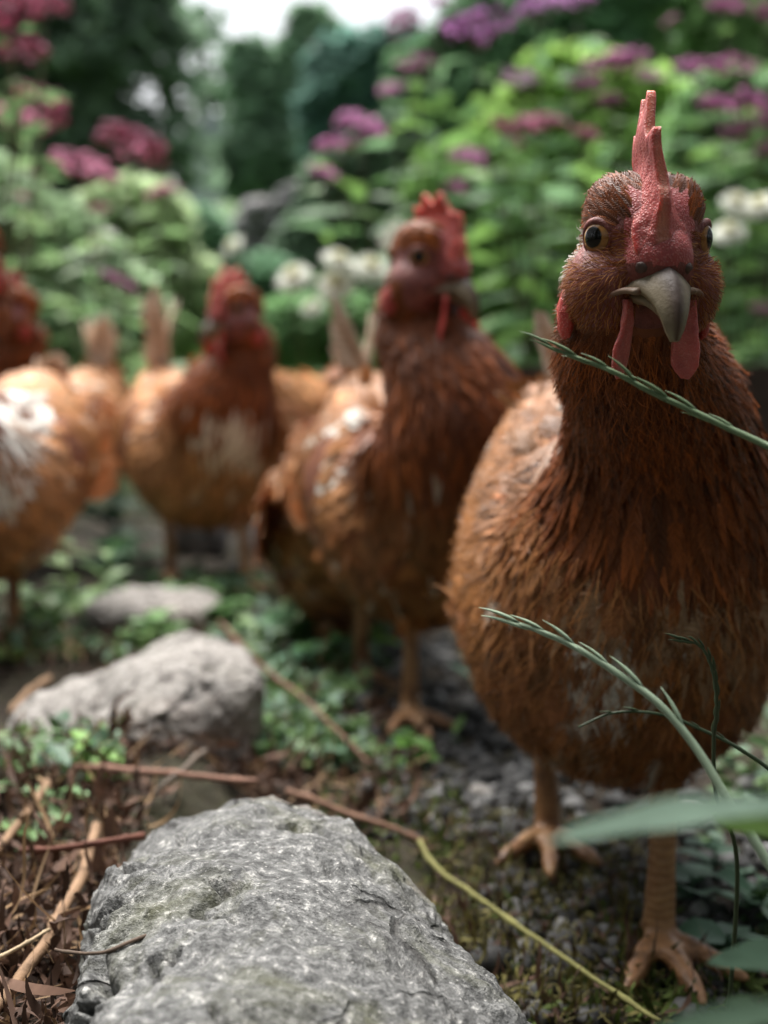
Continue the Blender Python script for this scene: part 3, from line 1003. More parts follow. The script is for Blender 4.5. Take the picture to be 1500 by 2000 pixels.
    lV, lF = tube(lo, np.array([9.5, 9.3, 8.6, 7.6, 6.6, 5.6, 4.6, 3.4, 2.2, 1.0]), 14, side=(0, 1, 0), flat=np.array([3, 3.2, 3.2, 3.1, 2.9, 2.6, 2.2, 1.8, 1.4, .8]))
    link("lower_beak", mesh_data("lower_beak", hpv(lV), lF, M_BEAK, np.tile((.27, .20, .12), (len(lV), 1))), bk)
    for sg in (1, -1):
        gp = cat_spline([(23, sg * 7.6, -18.0), (19, sg * 10.0, -17.8), (17, sg * 12.0, -18.2), (14.5, sg * 14.2, -19.6), (12, sg * 15.5, -22.5)], 14)
        gV, gF = tube(gp, np.interp(np.arange(14), [0, 3, 10, 13], [1.3, 1.2, .9, .5]), 8, flat=np.interp(np.arange(14), [0, 3, 10, 13], [2.2, 1.6, 1.0, .5]))
        link("gape", mesh_data("gape", hpv(gV), gF, M_BEAK, np.array((.20, .14, .085)) * (1 - np.linspace(0, 1, len(gV)))[:, None] + np.array((.24, .10, .065)) * np.linspace(0, 1, len(gV))[:, None]), bk)
        nV, nF = sphere(14, 10)
        q = nV * np.array((4.2, 2.5, 2.4)) + np.array((20.0, sg * 6.4, -10.0)) + fbm(nV * 2.2 + sg, 2)[:, None] * .7
        link("nostril", mesh_data("nostril", hpv(q), nF, M_BEAK, np.tile((.085, .05, .042), (len(q), 1))), bk)
    return root
# ------------------------------------------------------------------ ground
rng = np.random.RandomState(11)
def ground_z(x, y):
    x, y = np.atleast_1d(np.asarray(x, float)), np.atleast_1d(np.asarray(y, float))
    P = np.stack([x * 7, y * 7, np.zeros_like(x)], -1)
    z = .005 * fbm(P, 3) * sstep(6, 1, y)
    z = z + .034 * sstep(-.07, -.13, x) * sstep(.98, .80, y)
    z = z - .004 * np.exp(-((x - .12) ** 2 + (y - .7) ** 2) / .03)
    z = z + .25 * sstep(4.0, 9.0, y) * sstep(1.5, -.5, x) * 0.6
    return z

def soil_mat():
    m, nt, b = mat("soil")
    co = objco(nt)
    n1, n2, n3 = noise(nt, 9, 5, .65, co), noise(nt, 60, 5, .7, co), noise(nt, 3.1, 3, .6, co)
    c = ramp(nt, n2, [(.25, (.010, .008, .006)), (.5, (.035, .027, .019)), (.72, (.085, .068, .048))])
    mo = ramp(nt, n1, [(.48, (0, 0, 0)), (.66, (1, 1, 1))])
    c = mixc(nt, c, (.035, .042, .012), math_n(nt, 'MULTIPLY', mo, .55))
    far = nd(nt, "SeparateXYZ"); nt.links.new(co, far.inputs[0])
    g = math_n(nt, 'MULTIPLY', math_n(nt, 'SUBTRACT', far.outputs[1], 2.2), .8)
    g = nd(nt, "Clamp", **{}) if False else g
    cl = nd(nt, "Clamp"); nt.links.new(g, cl.inputs[0])
    c = mixc(nt, c, (.045, .085, .022), cl.outputs[0])
    nt.links.new(c, b.inputs["Base Color"])
    b.inputs["Roughness"].default_value = .9
    b.inputs["Specular IOR Level"].default_value = .2
    bump(nt, b, noise(nt, 140, 5, .7, co), .9, .006)
    return m
M_SOIL = soil_mat()
def axis_pts(lo, hi, dense_lo, dense_hi, step, n_out):
    d = np.arange(dense_lo, dense_hi, step)
    a = dense_lo - np.geomspace(step, dense_lo - lo, n_out)[::-1]
    b = dense_hi + np.geomspace(step, hi - dense_hi, n_out)
    return np.concatenate([a, d, b])
gx = axis_pts(-300, 300, -.6, .6, .006, 60)
gy = axis_pts(-40, 500, .2, 1.7, .007, 70)
GX, GY = np.meshgrid(gx, gy)
GZ = ground_z(GX.ravel(), GY.ravel())
fineP = np.stack([GX.ravel() * 60, GY.ravel() * 60, GX.ravel() * 0], -1)
GZ = GZ + .0035 * fbm(fineP, 3) * (np.abs(GX.ravel()) < .8) * (GY.ravel() < 2)
nx, ny = len(gx), len(gy)
i = np.arange(ny - 1)[:, None] * nx; j = np.arange(nx - 1)[None]
tag(link("ground", mesh_data("ground", np.stack([GX.ravel(), GY.ravel(), GZ], -1), [np.stack([i + j, i + j + 1, i + nx + j + 1, i + nx + j], -1).reshape(-1, 4)], M_SOIL)),
    "dark soil of the hens' garden path", None, None, "structure")

# ------------------------------------------------------------------ stones
def stone_mat(name, lo, mid, hi, moss=.3, scale=1.0):
    m, nt, b = mat(name)
    co = objco(nt)
    n1 = noise(nt, 26 * scale, 6, .68, co)
    n2 = noise(nt, 190 * scale, 5, .75, co)
    n3 = noise(nt, 420 * scale, 3, .7, co)
    v = nd(nt, "TexVoronoi"); v.inputs["Scale"].default_value = 330 * scale; nt.links.new(co, v.inputs["Vector"])
    c = ramp(nt, n1, [(.3, lo), (.5, mid), (.7, hi)])
    c = mixc(nt, c, ramp(nt, n2, [(.32, tuple(x * .2 for x in lo)), (.45, mid), (.58, hi), (.68, (.66, .64, .60))]), .72)
    c = mixc(nt, c, (.035, .034, .032), ramp(nt, n3, [(.58, (0, 0, 0)), (.70, (.85,) * 3)]))
    c = mixc(nt, c, (.60, .585, .55), ramp(nt, v.outputs["Distance"], [(.08, (.45,) * 3), (.20, (0, 0, 0))]))
    q = noise(nt, 11 * scale, 3, .6, co)
    c = mixc(nt, c, (.52, .43, .39), math_n(nt, 'MULTIPLY', ramp(nt, q, [(.58, (0, 0, 0)), (.72, (1, 1, 1))]), .5))
    mo = noise(nt, 17 * scale, 5, .7, co, .6)
    c = mixc(nt, c, (.13, .135, .045), math_n(nt, 'MULTIPLY', ramp(nt, mo, [(.50, (0, 0, 0)), (.70, (1, 1, 1))]), moss))
    st = noise(nt, 6.5 * scale, 4, .6, co, .8)
    c = mixc(nt, c, (.045, .043, .040), math_n(nt, 'MULTIPLY', ramp(nt, st, [(.48, (0, 0, 0)), (.68, (1, 1, 1))]), .55))
    wob = nd(nt, "TexNoise"); wob.inputs["Scale"].default_value = 22 * scale; nt.links.new(co, wob.inputs["Vector"])
    ad = nd(nt, "VectorMath", operation='MULTIPLY_ADD'); nt.links.new(wob.outputs["Color"], ad.inputs[0]); ad.inputs[1].default_value = (.05, .05, .05); nt.links.new(co, ad.inputs[2])
    ve = nd(nt, "TexVoronoi", feature='DISTANCE_TO_EDGE'); ve.inputs["Scale"].default_value = 17 * scale; nt.links.new(ad.outputs[0], ve.inputs["Vector"])
    ck = math_n(nt, 'MULTIPLY', ramp(nt, ve.outputs["Distance"], [(.006, (1, 1, 1)), (.030, (0, 0, 0))]), ramp(nt, noise(nt, 13 * scale, 2, .5, co), [(.46, (0, 0, 0)), (.58, (1, 1, 1))]))
    c = mixc(nt, c, (.022, .02, .018), math_n(nt, 'MULTIPLY', ck, .85))
    nt.links.new(c, b.inputs["Base Color"])
    b.inputs["Roughness"].default_value = .85
    b.inputs["Specular IOR Level"].default_value = .3
    p = bump(nt, b, n2, .9, .0022)
    p = bump(nt, b, n3, .9, .0016, p)
    bump(nt, b, math_n(nt, 'SUBTRACT', 1.0, ck), 1.0, .003, p)
    return m
M_ROCK = stone_mat("granite", (.03, .03, .029), (.095, .095, .092), (.23, .23, .222), .36)
M_ROCK2 = stone_mat("pale_granite", (.09, .082, .075), (.24, .22, .20), (.40, .375, .345), .12, .7)
M_ROCK3 = stone_mat("grey_stone", (.10, .10, .105), (.19, .185, .19), (.30, .29, .29), .2, .25)

def rock(name, label, outline, zb, zt, sub, m, seed, ex=.45, disp=.006, slope=None, strata=0.0, freq=14, group=None):
    O = np.array(outline, float)
    c = (O.max(0) + O.min(0)) / 2
    q = O - c
    th = np.arctan2(q[:, 1], q[:, 0]); r = np.linalg.norm(q, axis=1)
    k = np.argsort(th); th, r = th[k], r[k]
    V, Fc = ico(sub)
    a = np.arctan2(V[:, 1], V[:, 0])
    rr = np.interp(a, np.concatenate([th - 2 * math.pi, th, th + 2 * math.pi]), np.tile(r, 3))
    cp = np.sqrt(V[:, 0] ** 2 + V[:, 1] ** 2)
    P = np.stack([np.cos(a) * rr * cp ** ex, np.sin(a) * rr * cp ** ex, (zb + zt) / 2 + (zt - zb) / 2 * np.sign(V[:, 2]) * np.abs(V[:, 2]) ** (ex * .9)], -1)
    if slope is not None:
        top = sstep(zb, zt, P[:, 2])
        P[:, 2] += slope(P[:, 0] + c[0], P[:, 1] + c[1]) * top
    n = norm(np.stack([V[:, 0], V[:, 1], V[:, 2] * 1.8], -1))
    Q = P + seed * 3.1
    d = fbm(Q * freq, 3) * disp
    d += fbm(Q * freq * 6, 3, gain=.6) * disp * .22
    d -= np.maximum(fbm(Q * freq * 3 + 9, 2) - .45, 0) * disp * 2.0
    d += np.maximum(fbm(Q * freq * 4 + 31, 2) - .3, 0) * disp * .9       # pits
    if strata:
        w = np.stack([Q[:, 0] * .55 + Q[:, 1] * .83, Q[:, 0] * -.83 * .2 + Q[:, 1] * .55 * .2, Q[:, 2] * 1.2], -1)
        w = w + .012 * np.stack([pnoise(Q * 30), pnoise(Q * 30 + 5), pnoise(Q * 30 + 9)], -1)
        s_ = fbm(w * 95, 3)
        d += strata * (np.abs(s_) - .3) * 1.2
        crack = np.abs(pnoise(w * 34 + 3.3))
        d -= strata * 4.0 * np.exp(-(crack / .035) ** 2) * sstep(-.1, .35, pnoise(Q * 22 + 1))
    P = P + n * d[:, None]
    o = link(name, mesh_data(name, P, [Fc], m), None, (c[0], c[1], 0))
    return tag(o, label, "stone", group)

O1 = np.array([(-.10, .60), (-.06, .63), (-.034, .605), (0, .53), (.027, .473), (.042, .433), (.05, .39), (.055, .33), (.03, .27), (-.05, .25), (-.078, .30), (-.085, .38), (-.092, .45), (-.104, .53)])
O1 = (O1 - O1.mean(0)) * (1.10, 1.05) + O1.mean(0)
rock("stone", "big rounded grey stone with lichen and cracks filling the bottom of the view", O1,
     -.03, .098, 7, M_ROCK, 1, .52, .0045, slope=lambda x, y: -.016 * sstep(.50, .63, y) - .030 * sstep(-.04, .06, x) - .010 * sstep(-.05, -.1, x) * sstep(.45, .55, y), strata=.0026, freq=14)
rock("stone", "pale humped granite stone lying behind the big grey one",
     [(-.255, .90), (-.24, .845), (-.185, .825), (-.12, .83), (-.09, .85), (-.082, .90), (-.10, .96), (-.15, 1.0), (-.23, .98)],
     -.01, .076, 6, M_ROCK2, 2, .50, .007, slope=lambda x, y: -.030 * sstep(-.14, -.25, x) - .012 * sstep(.9, .83, y), strata=.0013, freq=15)
rock("stone", "low grey stone half buried in front of the white-breasted hen",
     [(-.31, 1.36), (-.27, 1.31), (-.20, 1.30), (-.17, 1.36), (-.20, 1.43), (-.27, 1.45)], -.02, .036, 5, M_ROCK2, 3, .6, .006)
for k, (px, py, s, lab) in enumerate([(545, 1095, .05, "dark grey stone behind the white-breasted hen's legs"), (380, 1085, .04, "rounded dark stone between the white-breasted hen's feet"),
                                     (905, 1385, .013, "small pale stone beside the red-faced hen's foot"), (940, 1560, .010, "light grey stone chip left of the closest hen's leg"), (628, 1492, .013, "tiny white pebble among brown stalks")]):
    g = gnd(px, py)
    t = np.linspace(0, 2 * math.pi, 9)[:-1]
    rr = s * rng.uniform(.7, 1.15, 8)
    rock("stone", lab, np.stack([g[0] + np.cos(t) * rr, g[1] + s * .5 + np.sin(t) * rr], -1), -.01, s * (1.4 if k < 2 else .75), 4, M_ROCK3 if k < 2 else M_ROCK2, 20 + k, .7, s * .12, freq=.25 / s)

# loose gravel: countless chips
def scatter_px(n, boxes):
    out = []
    for (x0, y0, x1, y1, w) in boxes:
        for k in range(int(n * w)):
            g = gnd(rng.uniform(x0, x1), rng.uniform(y0, y1))
            out.append((g[0], g[1]))
    return np.array(out)
mb = MB()
iv, iF = ico(2)
prot = []
for k in range(7):
    q = iv * rng.uniform(.6, 1.2, 3)
    q = q * (1 + .35 * fbm(iv * 1.3 + k * 5, 2))[:, None]
    prot.append(q)
pts = scatter_px(2200, [(700, 1250, 1080, 1650, .42), (950, 1500, 1560, 1900, .28), (200, 1000, 800, 1300, .15), (430, 1250, 760, 1500, .08), (1000, 1650, 1500, 1990, .09)])
gz = ground_z(pts[:, 0], pts[:, 1])
for k, (x, y) in enumerate(pts):
    s = rng.choice([.0028, .0042, .006, .009], p=[.35, .35, .22, .08]) * rng.uniform(.7, 1.3) * (1 + .25 * max(0, y - 1))
    a = rng.uniform(0, 6.28)
    q = prot[k % 7] * s
    q = np.stack([q[:, 0] * math.cos(a) - q[:, 1] * math.sin(a), q[:, 0] * math.sin(a) + q[:, 1] * math.cos(a), q[:, 2] * .7], -1)
    v = rng.uniform(.02, .10) if rng.rand() < .88 else rng.uniform(.14, .30)
    mb.add(q + (x, y, gz[k] + s * .35), [iF], np.array((v * 1.02, v, v * .97)))
tag(link("gravel", mb.data("gravel", colattr_mat("gravel", .75, 0, 300, .001, .3, .3, 200))), "dark loose gravel strewn between the hens' feet", None, None, "stuff")

# ------------------------------------------------------------------ dry litter, moss, stalks
def ribbons(n, pts, L, W, curl, colf, zup, flat=.5):
    """curled strips"""
    m = 8
    t = np.linspace(0, 1, m)
    V, Q, C = [], [], []
    N = len(pts)
    az = rng.uniform(0, 6.28, N); cu = rng.normal(0, curl, N); el = rng.uniform(-.1, 1.2, N) * flat
    ln = L * np.exp(rng.normal(0, .4, N)); wd = W * rng.uniform(.5, 1.5, N); tw = rng.normal(0, 2.5, N)
    z0 = ground_z(pts[:, 0], pts[:, 1]) + rng.uniform(0, zup, N)
    for k in range(N):
        a = az[k] + cu[k] * t; e = el[k] + cu[k] * .7 * t * np.sign(rng.randn())
        stp = np.stack([np.cos(a) * np.cos(e), np.sin(a) * np.cos(e), np.sin(e)], -1) * ln[k] / m
        P = np.cumsum(stp, 0) + (pts[k, 0], pts[k, 1], z0[k])
        s = np.stack([-np.sin(a + tw[k] * t), np.cos(a + tw[k] * t), .6 * np.sin(tw[k] * t * 2)], -1)
        w = wd[k] * np.interp(t, [0, .3, .8, 1], [.5, 1, .8, .1])
        V.append(np.stack([P - s * w[:, None], P + s * w[:, None]], 1).reshape(-1, 3))
        b = np.arange(m - 1) * 2 + k * 2 * m
        Q.append(np.stack([b, b + 1, b + 3, b + 2], -1))
        C.append(np.tile(colf(), (2 * m, 1)))
    return np.concatenate(V), np.concatenate(Q), np.concatenate(C)
def litter_obj(name, label, sets, m):
    mbl = MB()
    for V, Q, C in sets:
        n0 = mbl.n
        mbl.add(V, [Q])
        mbl.C[-1] = C
    return tag(link(name, mbl.data(name, m)), label, None, None, "stuff")
M_DRY = colattr_mat("dry_litter", .75, .15, 0, 0, .25, .35, 150)
brown = lambda: np.array((.080, .045, .030)) * rng.uniform(.35, 1.8)
tan = lambda: np.array((.30, .19, .10)) * rng.uniform(.5, 1.3)
olive = lambda: np.array((.12, .105, .03)) * rng.uniform(.4, 1.5)
moss_c = lambda: np.array((.07, .10, .02)) * rng.uniform(.4, 1.5)
lpts = scatter_px(1500, [(-60, 1560, 280, 2300, .62), (480, 1340, 800, 1640, .25), (-30, 1240, 480, 1330, .12), (150, 1480, 620, 1580, .13)])
litter_obj("dry_litter", "tangle of curled brown withered leaves on the soil", [ribbons(0, lpts, .022, .0016, 2.6, brown, .014), ribbons(0, lpts[::4] + .004, .030, .0007, 1.8, tan, .012),
           ribbons(0, lpts[::6] + .002, .016, .0045, 2.0, brown, .012)], M_DRY)
mpts = scatter_px(2600, [(820, 1600, 1300, 2010, .70), (600, 1540, 900, 1700, .15), (1200, 1850, 1520, 2010, .15)])
litter_obj("moss", "olive moss and withered bits beside the big grey stone", [ribbons(0, mpts[:1500], .012, .0007, 2.2, olive, .008, .9), ribbons(0, mpts[1500:], .009, .0011, 1.6, moss_c, .006, 1.0), ribbons(0, mpts[::6], .018, .0010, 2.2, brown, .008)], M_DRY)

M_COVER = colattr_mat("ground_leaves", .5, .3, 0, 0, .35, .25, 120)
cpts = scatter_px(3600, [(230, 1130, 760, 1330, .30), (470, 1300, 720, 1520, .28), (-40, 1170, 240, 1300, .14), (1300, 1680, 1540, 1960, .10), (0, 1480, 240, 1660, .05), (740, 1440, 900, 1560, .04), (900, 1180, 1000, 1350, .03), (560, 1020, 900, 1150, .06), (1380, 1150, 1600, 1660, .10)])
cpts = cpts[fbm(np.stack([cpts[:, 0] * 11, cpts[:, 1] * 8, cpts[:, 0] * 0], -1), 2) > -.12]
for _f in (gnd(1285, 1868), gnd(1290, 1910), gnd(1070, 1655), gnd(800, 1415)):
    cpts = cpts[np.hypot(cpts[:, 0] - _f[0], cpts[:, 1] - _f[1]) > .055]
def cover():
    n = len(cpts)
    z = ground_z(cpts[:, 0], cpts[:, 1]) + rng.uniform(.002, .022, n)
    P = np.stack([cpts[:, 0], cpts[:, 1], z], -1)
    nn = norm(rng.normal(0, .45, (n, 3)) + (0, -.15, 1)); a = norm(np.cross(nn, rng.normal(size=(n, 3)))); s = np.cross(nn, a)
    L = (rng.uniform(.004, .013, n) * (1 + .5 * np.maximum(0, cpts[:, 1] - .9)))[:, None]; W = L * rng.uniform(.28, .5, (n, 1))
    V = np.stack([P - a * L, P - a * L * .2 - s * W + nn * W * .25, P + a * L * .5 - s * W * .7 + nn * W * .2, P + a * L, P + a * L * .5 + s * W * .7 + nn * W * .2, P - a * L * .2 + s * W + nn * W * .25], 1).reshape(-1, 3)
    b = np.arange(n) * 6
    Q = np.concatenate([np.stack([b, b + 1, b + 2, b + 3], -1), np.stack([b, b + 3, b + 4, b + 5], -1)])
    base = np.array([(.085, .17, .05), (.12, .21, .06), (.10, .18, .11), (.06, .12, .035)])[rng.randint(4, size=n)] * rng.uniform(.7, 1.5, (n, 1))
    # their hair-thin stalks
    S0 = np.stack([P - s * .0004, P + s * .0004, P * (1, 1, 0) + np.stack([rng.normal(0, .003, n), rng.normal(0, .003, n), z - .024], -1)], 1).reshape(-1, 3)
    m = MB(); m.add(V, [Q]); m.C[-1] = np.repeat(base, 6, 0)
    m.add(S0, [np.arange(3 * n).reshape(-1, 3)]); m.C[-1] = np.repeat(base * .8, 3, 0)
    tag(link("ground_cover", m.data("ground_cover", M_COVER)), "low creeping green leaves carpeting the soil between stones and hens", None, None, "stuff")
cover()
M_STALK = colattr_mat("dry_stalk", .75, 0, 330, .0012, .25, .6, 110)
def stalk(name, label, pts, r, color, cat="stalk", n=26, wob=.0012, knots=True):
    P = cat_spline(pts, n)
    P = P + np.stack([pnoise(P * 40 + 3), pnoise(P * 40 + 7), pnoise(P * 40 + 11)], -1) * wob
    rr = np.linspace(r, r * .75, n) * .78 * (1 + .22 * pnoise(P * 160) + .35 * np.exp(-((np.arange(n) % 9 - 4) / .7) ** 2))
    V, Fc = tube(P, rr, 9)
    return tag(link(name, mesh_data(name, V, Fc, M_STALK, np.tile(color, (len(V), 1)))), label, cat, "stalks and twigs on the ground")
def gz1(px, py, up=0.0, zg=0.0):
    g = gnd(px, py, zg)
    return g + (0, 0, up)
TAN, RUST, GREY = (.25, .155, .09), (.15, .06, .04), (.11, .085, .065)
stalk("dry_stalk", "thick pale dry stalk running to the lower left corner beside the big stone", [gz1(192, 1615, .0, .05), gz1(150, 1730, 0, .05), gz1(70, 1870, 0, .052), gz1(-30, 1990, 0, .05)], .0036, TAN)
stalk("dry_stalk", "pale broken stalk leaning toward the left edge below the pale humped stone", [gz1(108, 1508, 0, .045), gz1(60, 1580, 0, .047), gz1(-10, 1670, 0, .045)], .0035, TAN)
stalk("dry_stalk", "rust coloured twig lying across the thick pale stalk", [gz1(280, 1632, 0, .060), gz1(170, 1650, 0, .062), gz1(40, 1662, 0, .055)], .0022, RUST)
stalk("dry_stalk", "reddish stalk in front of the pale humped stone", [gz1(150, 1497, 0, .05), gz1(330, 1512, 0, .05), gz1(500, 1525, 0, .05)], .0030, (.24, .13, .09))
stalk("dry_stalk", "brown stalk slanting right from behind the big stone toward the closest hen", [gz1(560, 1545, 0, .03), gz1(700, 1595, 0, .022), gz1(830, 1642, 0, .012)], .0026, (.20, .11, .07))
stalk("dry_stalk", "red brown stem slanting down right of the pale humped stone", [gz1(430, 1215, 0, .03), gz1(500, 1290, 0, .03), gz1(610, 1380, 0, .03), gz1(720, 1490, 0, .015)], .0024, (.15, .075, .05))
stalk("dry_stalk", "short dark twig crossing under the pale humped stone", [gz1(400, 1465, 0, .05), gz1(350, 1510, 0, .05), gz1(300, 1550, 0, .045)], .0028, GREY)
stalk("dry_stalk", "thin dark twig curving over the big stone's left edge", [gz1(345, 1803, 0, .089), gz1(260, 1840, 0, .090), gz1(190, 1862, 0, .088), gz1(110, 1852, 0, .075)], .0009, (.10, .07, .05))
stalk("dry_stalk", "thin pale straw at the left edge over the withered leaves", [gz1(-30, 1880, 0, .06), gz1(50, 1842, 0, .062), gz1(95, 1820, 0, .06)], .0011, (.42, .32, .2))
stalk("dry_stalk", "short upright pale stub behind the pale humped stone", [gz1(133, 1290, 0, 0), gz1(130, 1270, .01, 0), gz1(124, 1262, .02, 0)], .0045, (.42, .30, .18))
stalk("dry_stalk", "tan stalk at the left edge above the pale humped stone", [gz1(95, 1325, 0, .03), gz1(60, 1350, 0, .03), gz1(20, 1390, 0, .03)], .004, TAN)
stalk("green_stalk", "yellow green grass stem lying on moss beside the big stone", [gz1(818, 1640, 0, .014), gz1(850, 1690, 0, .014), gz1(930, 1750, 0, .018), gz1(1050, 1835, 0, .02), gz1(1180, 1925, 0, .018), gz1(1290, 1995, 0, .016)], .0018, (.20, .19, .065))
# ------------------------------------------------------------------ the flock
R = math.radians
hx, hy = .118, .690
make_hen("brown hen closest to the camera, staring straight into the lens", (hx, hy), R(-88),
         at(1262, 466, .475), (.11, -1.0, -.06),
         [(gnd(1070, 1655), R(-95), .012), (gnd(1285, 1868), R(-82), .012)],
         seed=3, detail=2, tint=.78, width=.865, wing_z=.152, wing_y=.066, wing_rot=.08, comb_yaw=.07, tail_len=.085, tail_n=6, tail_dir=62, flight=.06,
         patches=[((.125, -.026, .155), (.06, .014, .032), tuple(WHITE), .9), ((.12, .008, .195), (.06, .050, .024), tuple(BUFF * .85), .6), ((.10, -.03, .105), (.06, .02, .014), tuple(BUFF * .8), .4), ((.03, -.085, .19), (.06, .03, .04), tuple(CINN * 1.1), .6)])
def face(deg, dz=-.05):       # direction a head looks: 0 = straight at the camera, positive = towards the picture's right
    return (math.sin(R(deg)), -math.cos(R(deg)), dz)
make_hen("hen with bright red comb and wattles, left of the closest hen", (at(808, 1000, 1.07)[0], 1.07), R(-74), at(848, 505, .965), face(46, -.10),
         [(gnd(800, 1415), R(-75), .010), (gnd(705, 1335), R(-80), -.02)], seed=5, neck=1.3, head=1.18, wattle=1.3, comb_h=.72, width=.88, comb_col=(.66, .10, .075),
         patches=[((.03, -.07, .205), (.05, .04, .035), tuple(WHITE), .22)], wing_pale=.04, tint=.88)
make_hen("hen with a white breast patch, head turned left", (at(392, 1000, 1.68)[0], 1.68), R(-63), at(455, 603, 1.56), face(-56, -.06),
         [(gnd(335, 1140), R(-80), .0), (gnd(480, 1155), R(-60), .02)], seed=6, tint=1.15, breast_buff=.5, neck=1.35, head=1.22, wattle=1.1, comb_h=.75, comb_col=(.66, .12, .09),
         patches=[((.108, -.006, .215), (.065, .050, .046), (.72, .64, .54), .97)], tail_dir=84, tail_len=.125)
make_hen("hen cut off by the left edge, with white wing patches", (at(-35, 1000, 1.28)[0], 1.28), R(-97), at(-75, 480, 1.19), face(-40, -.05),
         [(gnd(28, 1245), R(-100), .0), (gnd(-70, 1210), R(-100), .0)], seed=7, tint=1.2, breast_buff=.5, neck=1.2, head=1.2,
         patches=[((.06, .045, .235), (.07, .04, .022), (.78, .74, .68), .95), ((.09, .04, .185), (.06, .035, .024), (.78, .74, .68), .95)], wing_pale=.06, tail_dir=30, tail_len=.07)
make_hen("hen behind the left edge hen, with a red face and white tipped tail", (at(78, 1000, 1.80)[0], 1.80), R(-112), at(18, 600, 1.68), face(-70, -.05),
         [(gnd(110, 1085), R(-150), .0), (gnd(60, 1100), R(-150), .0)], seed=8, tint=1.15, breast_buff=.4, tail_dir=84, wing_pale=.08, neck=1.35, head=1.2, wattle=1.1, comb_h=.75)
make_hen("pale backed hen half hidden between the white-breasted and red-faced hens", (at(610, 1000, 2.1)[0], 2.1), R(60), at(690, 800, 2.3), face(120, -.6),
         [(gnd(590, 1045), R(25), .0), (gnd(620, 1055), R(25), .0)], seed=9, tint=1.4, tail_dir=15, breast_buff=.6, tail_len=.07)
make_hen("hen pecking behind the red-faced hen, only its fluffy rear showing", (at(672, 1000, 1.33)[0], 1.33), R(90), at(760, 1150, 1.52), face(170, -1.2),
         [(gnd(640, 1260), R(85), .0), (gnd(690, 1255), R(85), .0)], seed=10, tint=1.25, bx=(0, -.050), tail_dir=-10, tail_len=.05, tail_n=4, wing_pale=.15, breast_buff=.5, width=.9)
# ------------------------------------------------------------------ leaves and small plants
def leaf_mesh(name, L, W, mats, shape='ovate', bend=.35, fold=.25, rows=7, seed=0, col=(1, 1, 1)):
    r = np.random.RandomState(seed)
    v = np.linspace(0, 1, rows)
    if shape == 'ovate': w = np.interp(v, [0, .08, .3, .55, .8, 1], [.06, .45, 1, .85, .42, .02])
    elif shape == 'round': w = np.interp(v, [0, .1, .35, .7, .92, 1], [.06, .5, .95, 1, .6, .1])
    elif shape == 'blade': w = np.interp(v, [0, .15, .5, .85, 1], [.25, .7, 1, .55, .03])
    elif shape == 'lobed': w = np.interp(v, [0, .1, .5, .8, 1], [.15, .4, .9, .8, .1]) * (1 + .45 * np.sin(v * 6.28 * 4.5))
    u = np.array((-1, -.5, 0, .5, 1.0))
    V, C = [], []
    for k in range(rows):
        for s in u:
            V.append((v[k] * L, s * w[k] * W, -bend * L * v[k] ** 2 + fold * abs(s) * w[k] * W + .04 * W * math.sin(v[k] * 14 + s * 2)))
            C.append(np.array(col) * (1.12 if abs(s) < .1 else 1.0) * (1 + .05 * r.randn()))
    i = np.arange(rows - 1)[:, None] * 5; j = np.arange(4)[None]
    Q = np.stack([i + j, i + j + 1, i + 6 + j, i + 5 + j], -1).reshape(-1, 4)
    return mesh_data(name, V, [Q], mats, np.array(C))
M_LEAF = colattr_mat("leaf", .5, .35, 0, 0, .35, .3, 90)
M_LEAFB = colattr_mat("leaf_far", .5, .48, 0, 0, .3, .3, 12)
G_MID, G_LIGHT, G_DARK, G_BLUE, G_PALE, G_BRIGHT = (.055, .135, .030), (.115, .22, .045), (.022, .060, .018), (.075, .150, .090), (.24, .34, .22), (.16, .30, .04)

def leaf_obj(data, parent, p, az, el, roll=0, s=1.0):
    return link("leaf", data, parent, p, (roll, -el, az), s)

def weed(label, base, h, nl, L, W, color, shape='ovate', seed=0, lean=(0, 0), name="weed", spread=.9, stemc=None, group="small green weeds on the path", el=(.1, .9)):
    r = np.random.RandomState(seed + 100)
    color = tuple(np.array(color) * 1.55); L, W = L * 1.2, W * 1.25
    root = empty(name, tuple(base))
    tag(root, label, "weed", group)
    top = np.array((lean[0], lean[1], h))
    P = cat_spline([(0, 0, -.004), top * .5 + (lean[1] * .2, 0, 0), top], 9)
    V, Fc = tube(P, np.linspace(.0014, .0007, 9) * (1 + h * 4), 6)
    link("stem", mesh_data("stem", V, Fc, M_LEAF, np.tile(stemc or color, (len(V), 1))), root)
    ds = [leaf_mesh("leaf", L, W, M_LEAF, shape, r.uniform(.1, .5), .25, 7 if shape != 'lobed' else 19, seed + q, np.array(color) * r.uniform(.75, 1.3)) for q in range(3)]
    for k in range(nl):
        t = (k + .6) / nl
        p = P[min(8, int(t * 8.5))]
        leaf_obj(ds[k % 3], root, p, k * 2.4 + r.uniform(-.5, .5), r.uniform(*el) * spread, r.uniform(-.4, .4), r.uniform(.7, 1.2) * (1.15 - .4 * t))
    return root
def onb(px, py, z=0.0):
    g = gnd(px, py, z)
    return (g[0], g[1], z)
weed("bright green sprig with narrow leaves below the pale humped stone", onb(165, 1520, .035), .022, 8, .028, .0055, G_LIGHT, 'blade', 1, (.004, 0), el=(.05, .6))
weed("green seedling with toothed leaves beside the reddish twig", onb(110, 1590, .035), .014, 6, .026, .0055, (.10, .19, .07), 'lobed', 2, el=(0, .5))
weed("pale green seedling at the left edge under the broken stalk", onb(62, 1655, .035), .010, 6, .022, .006, (.10, .18, .06), 'lobed', 3, el=(0, .5))
weed("light green leaf pair at the left edge beside the pale stalk", onb(20, 1555, .035), .010, 4, .018, .007, (.11, .19, .08), 'round', 4)
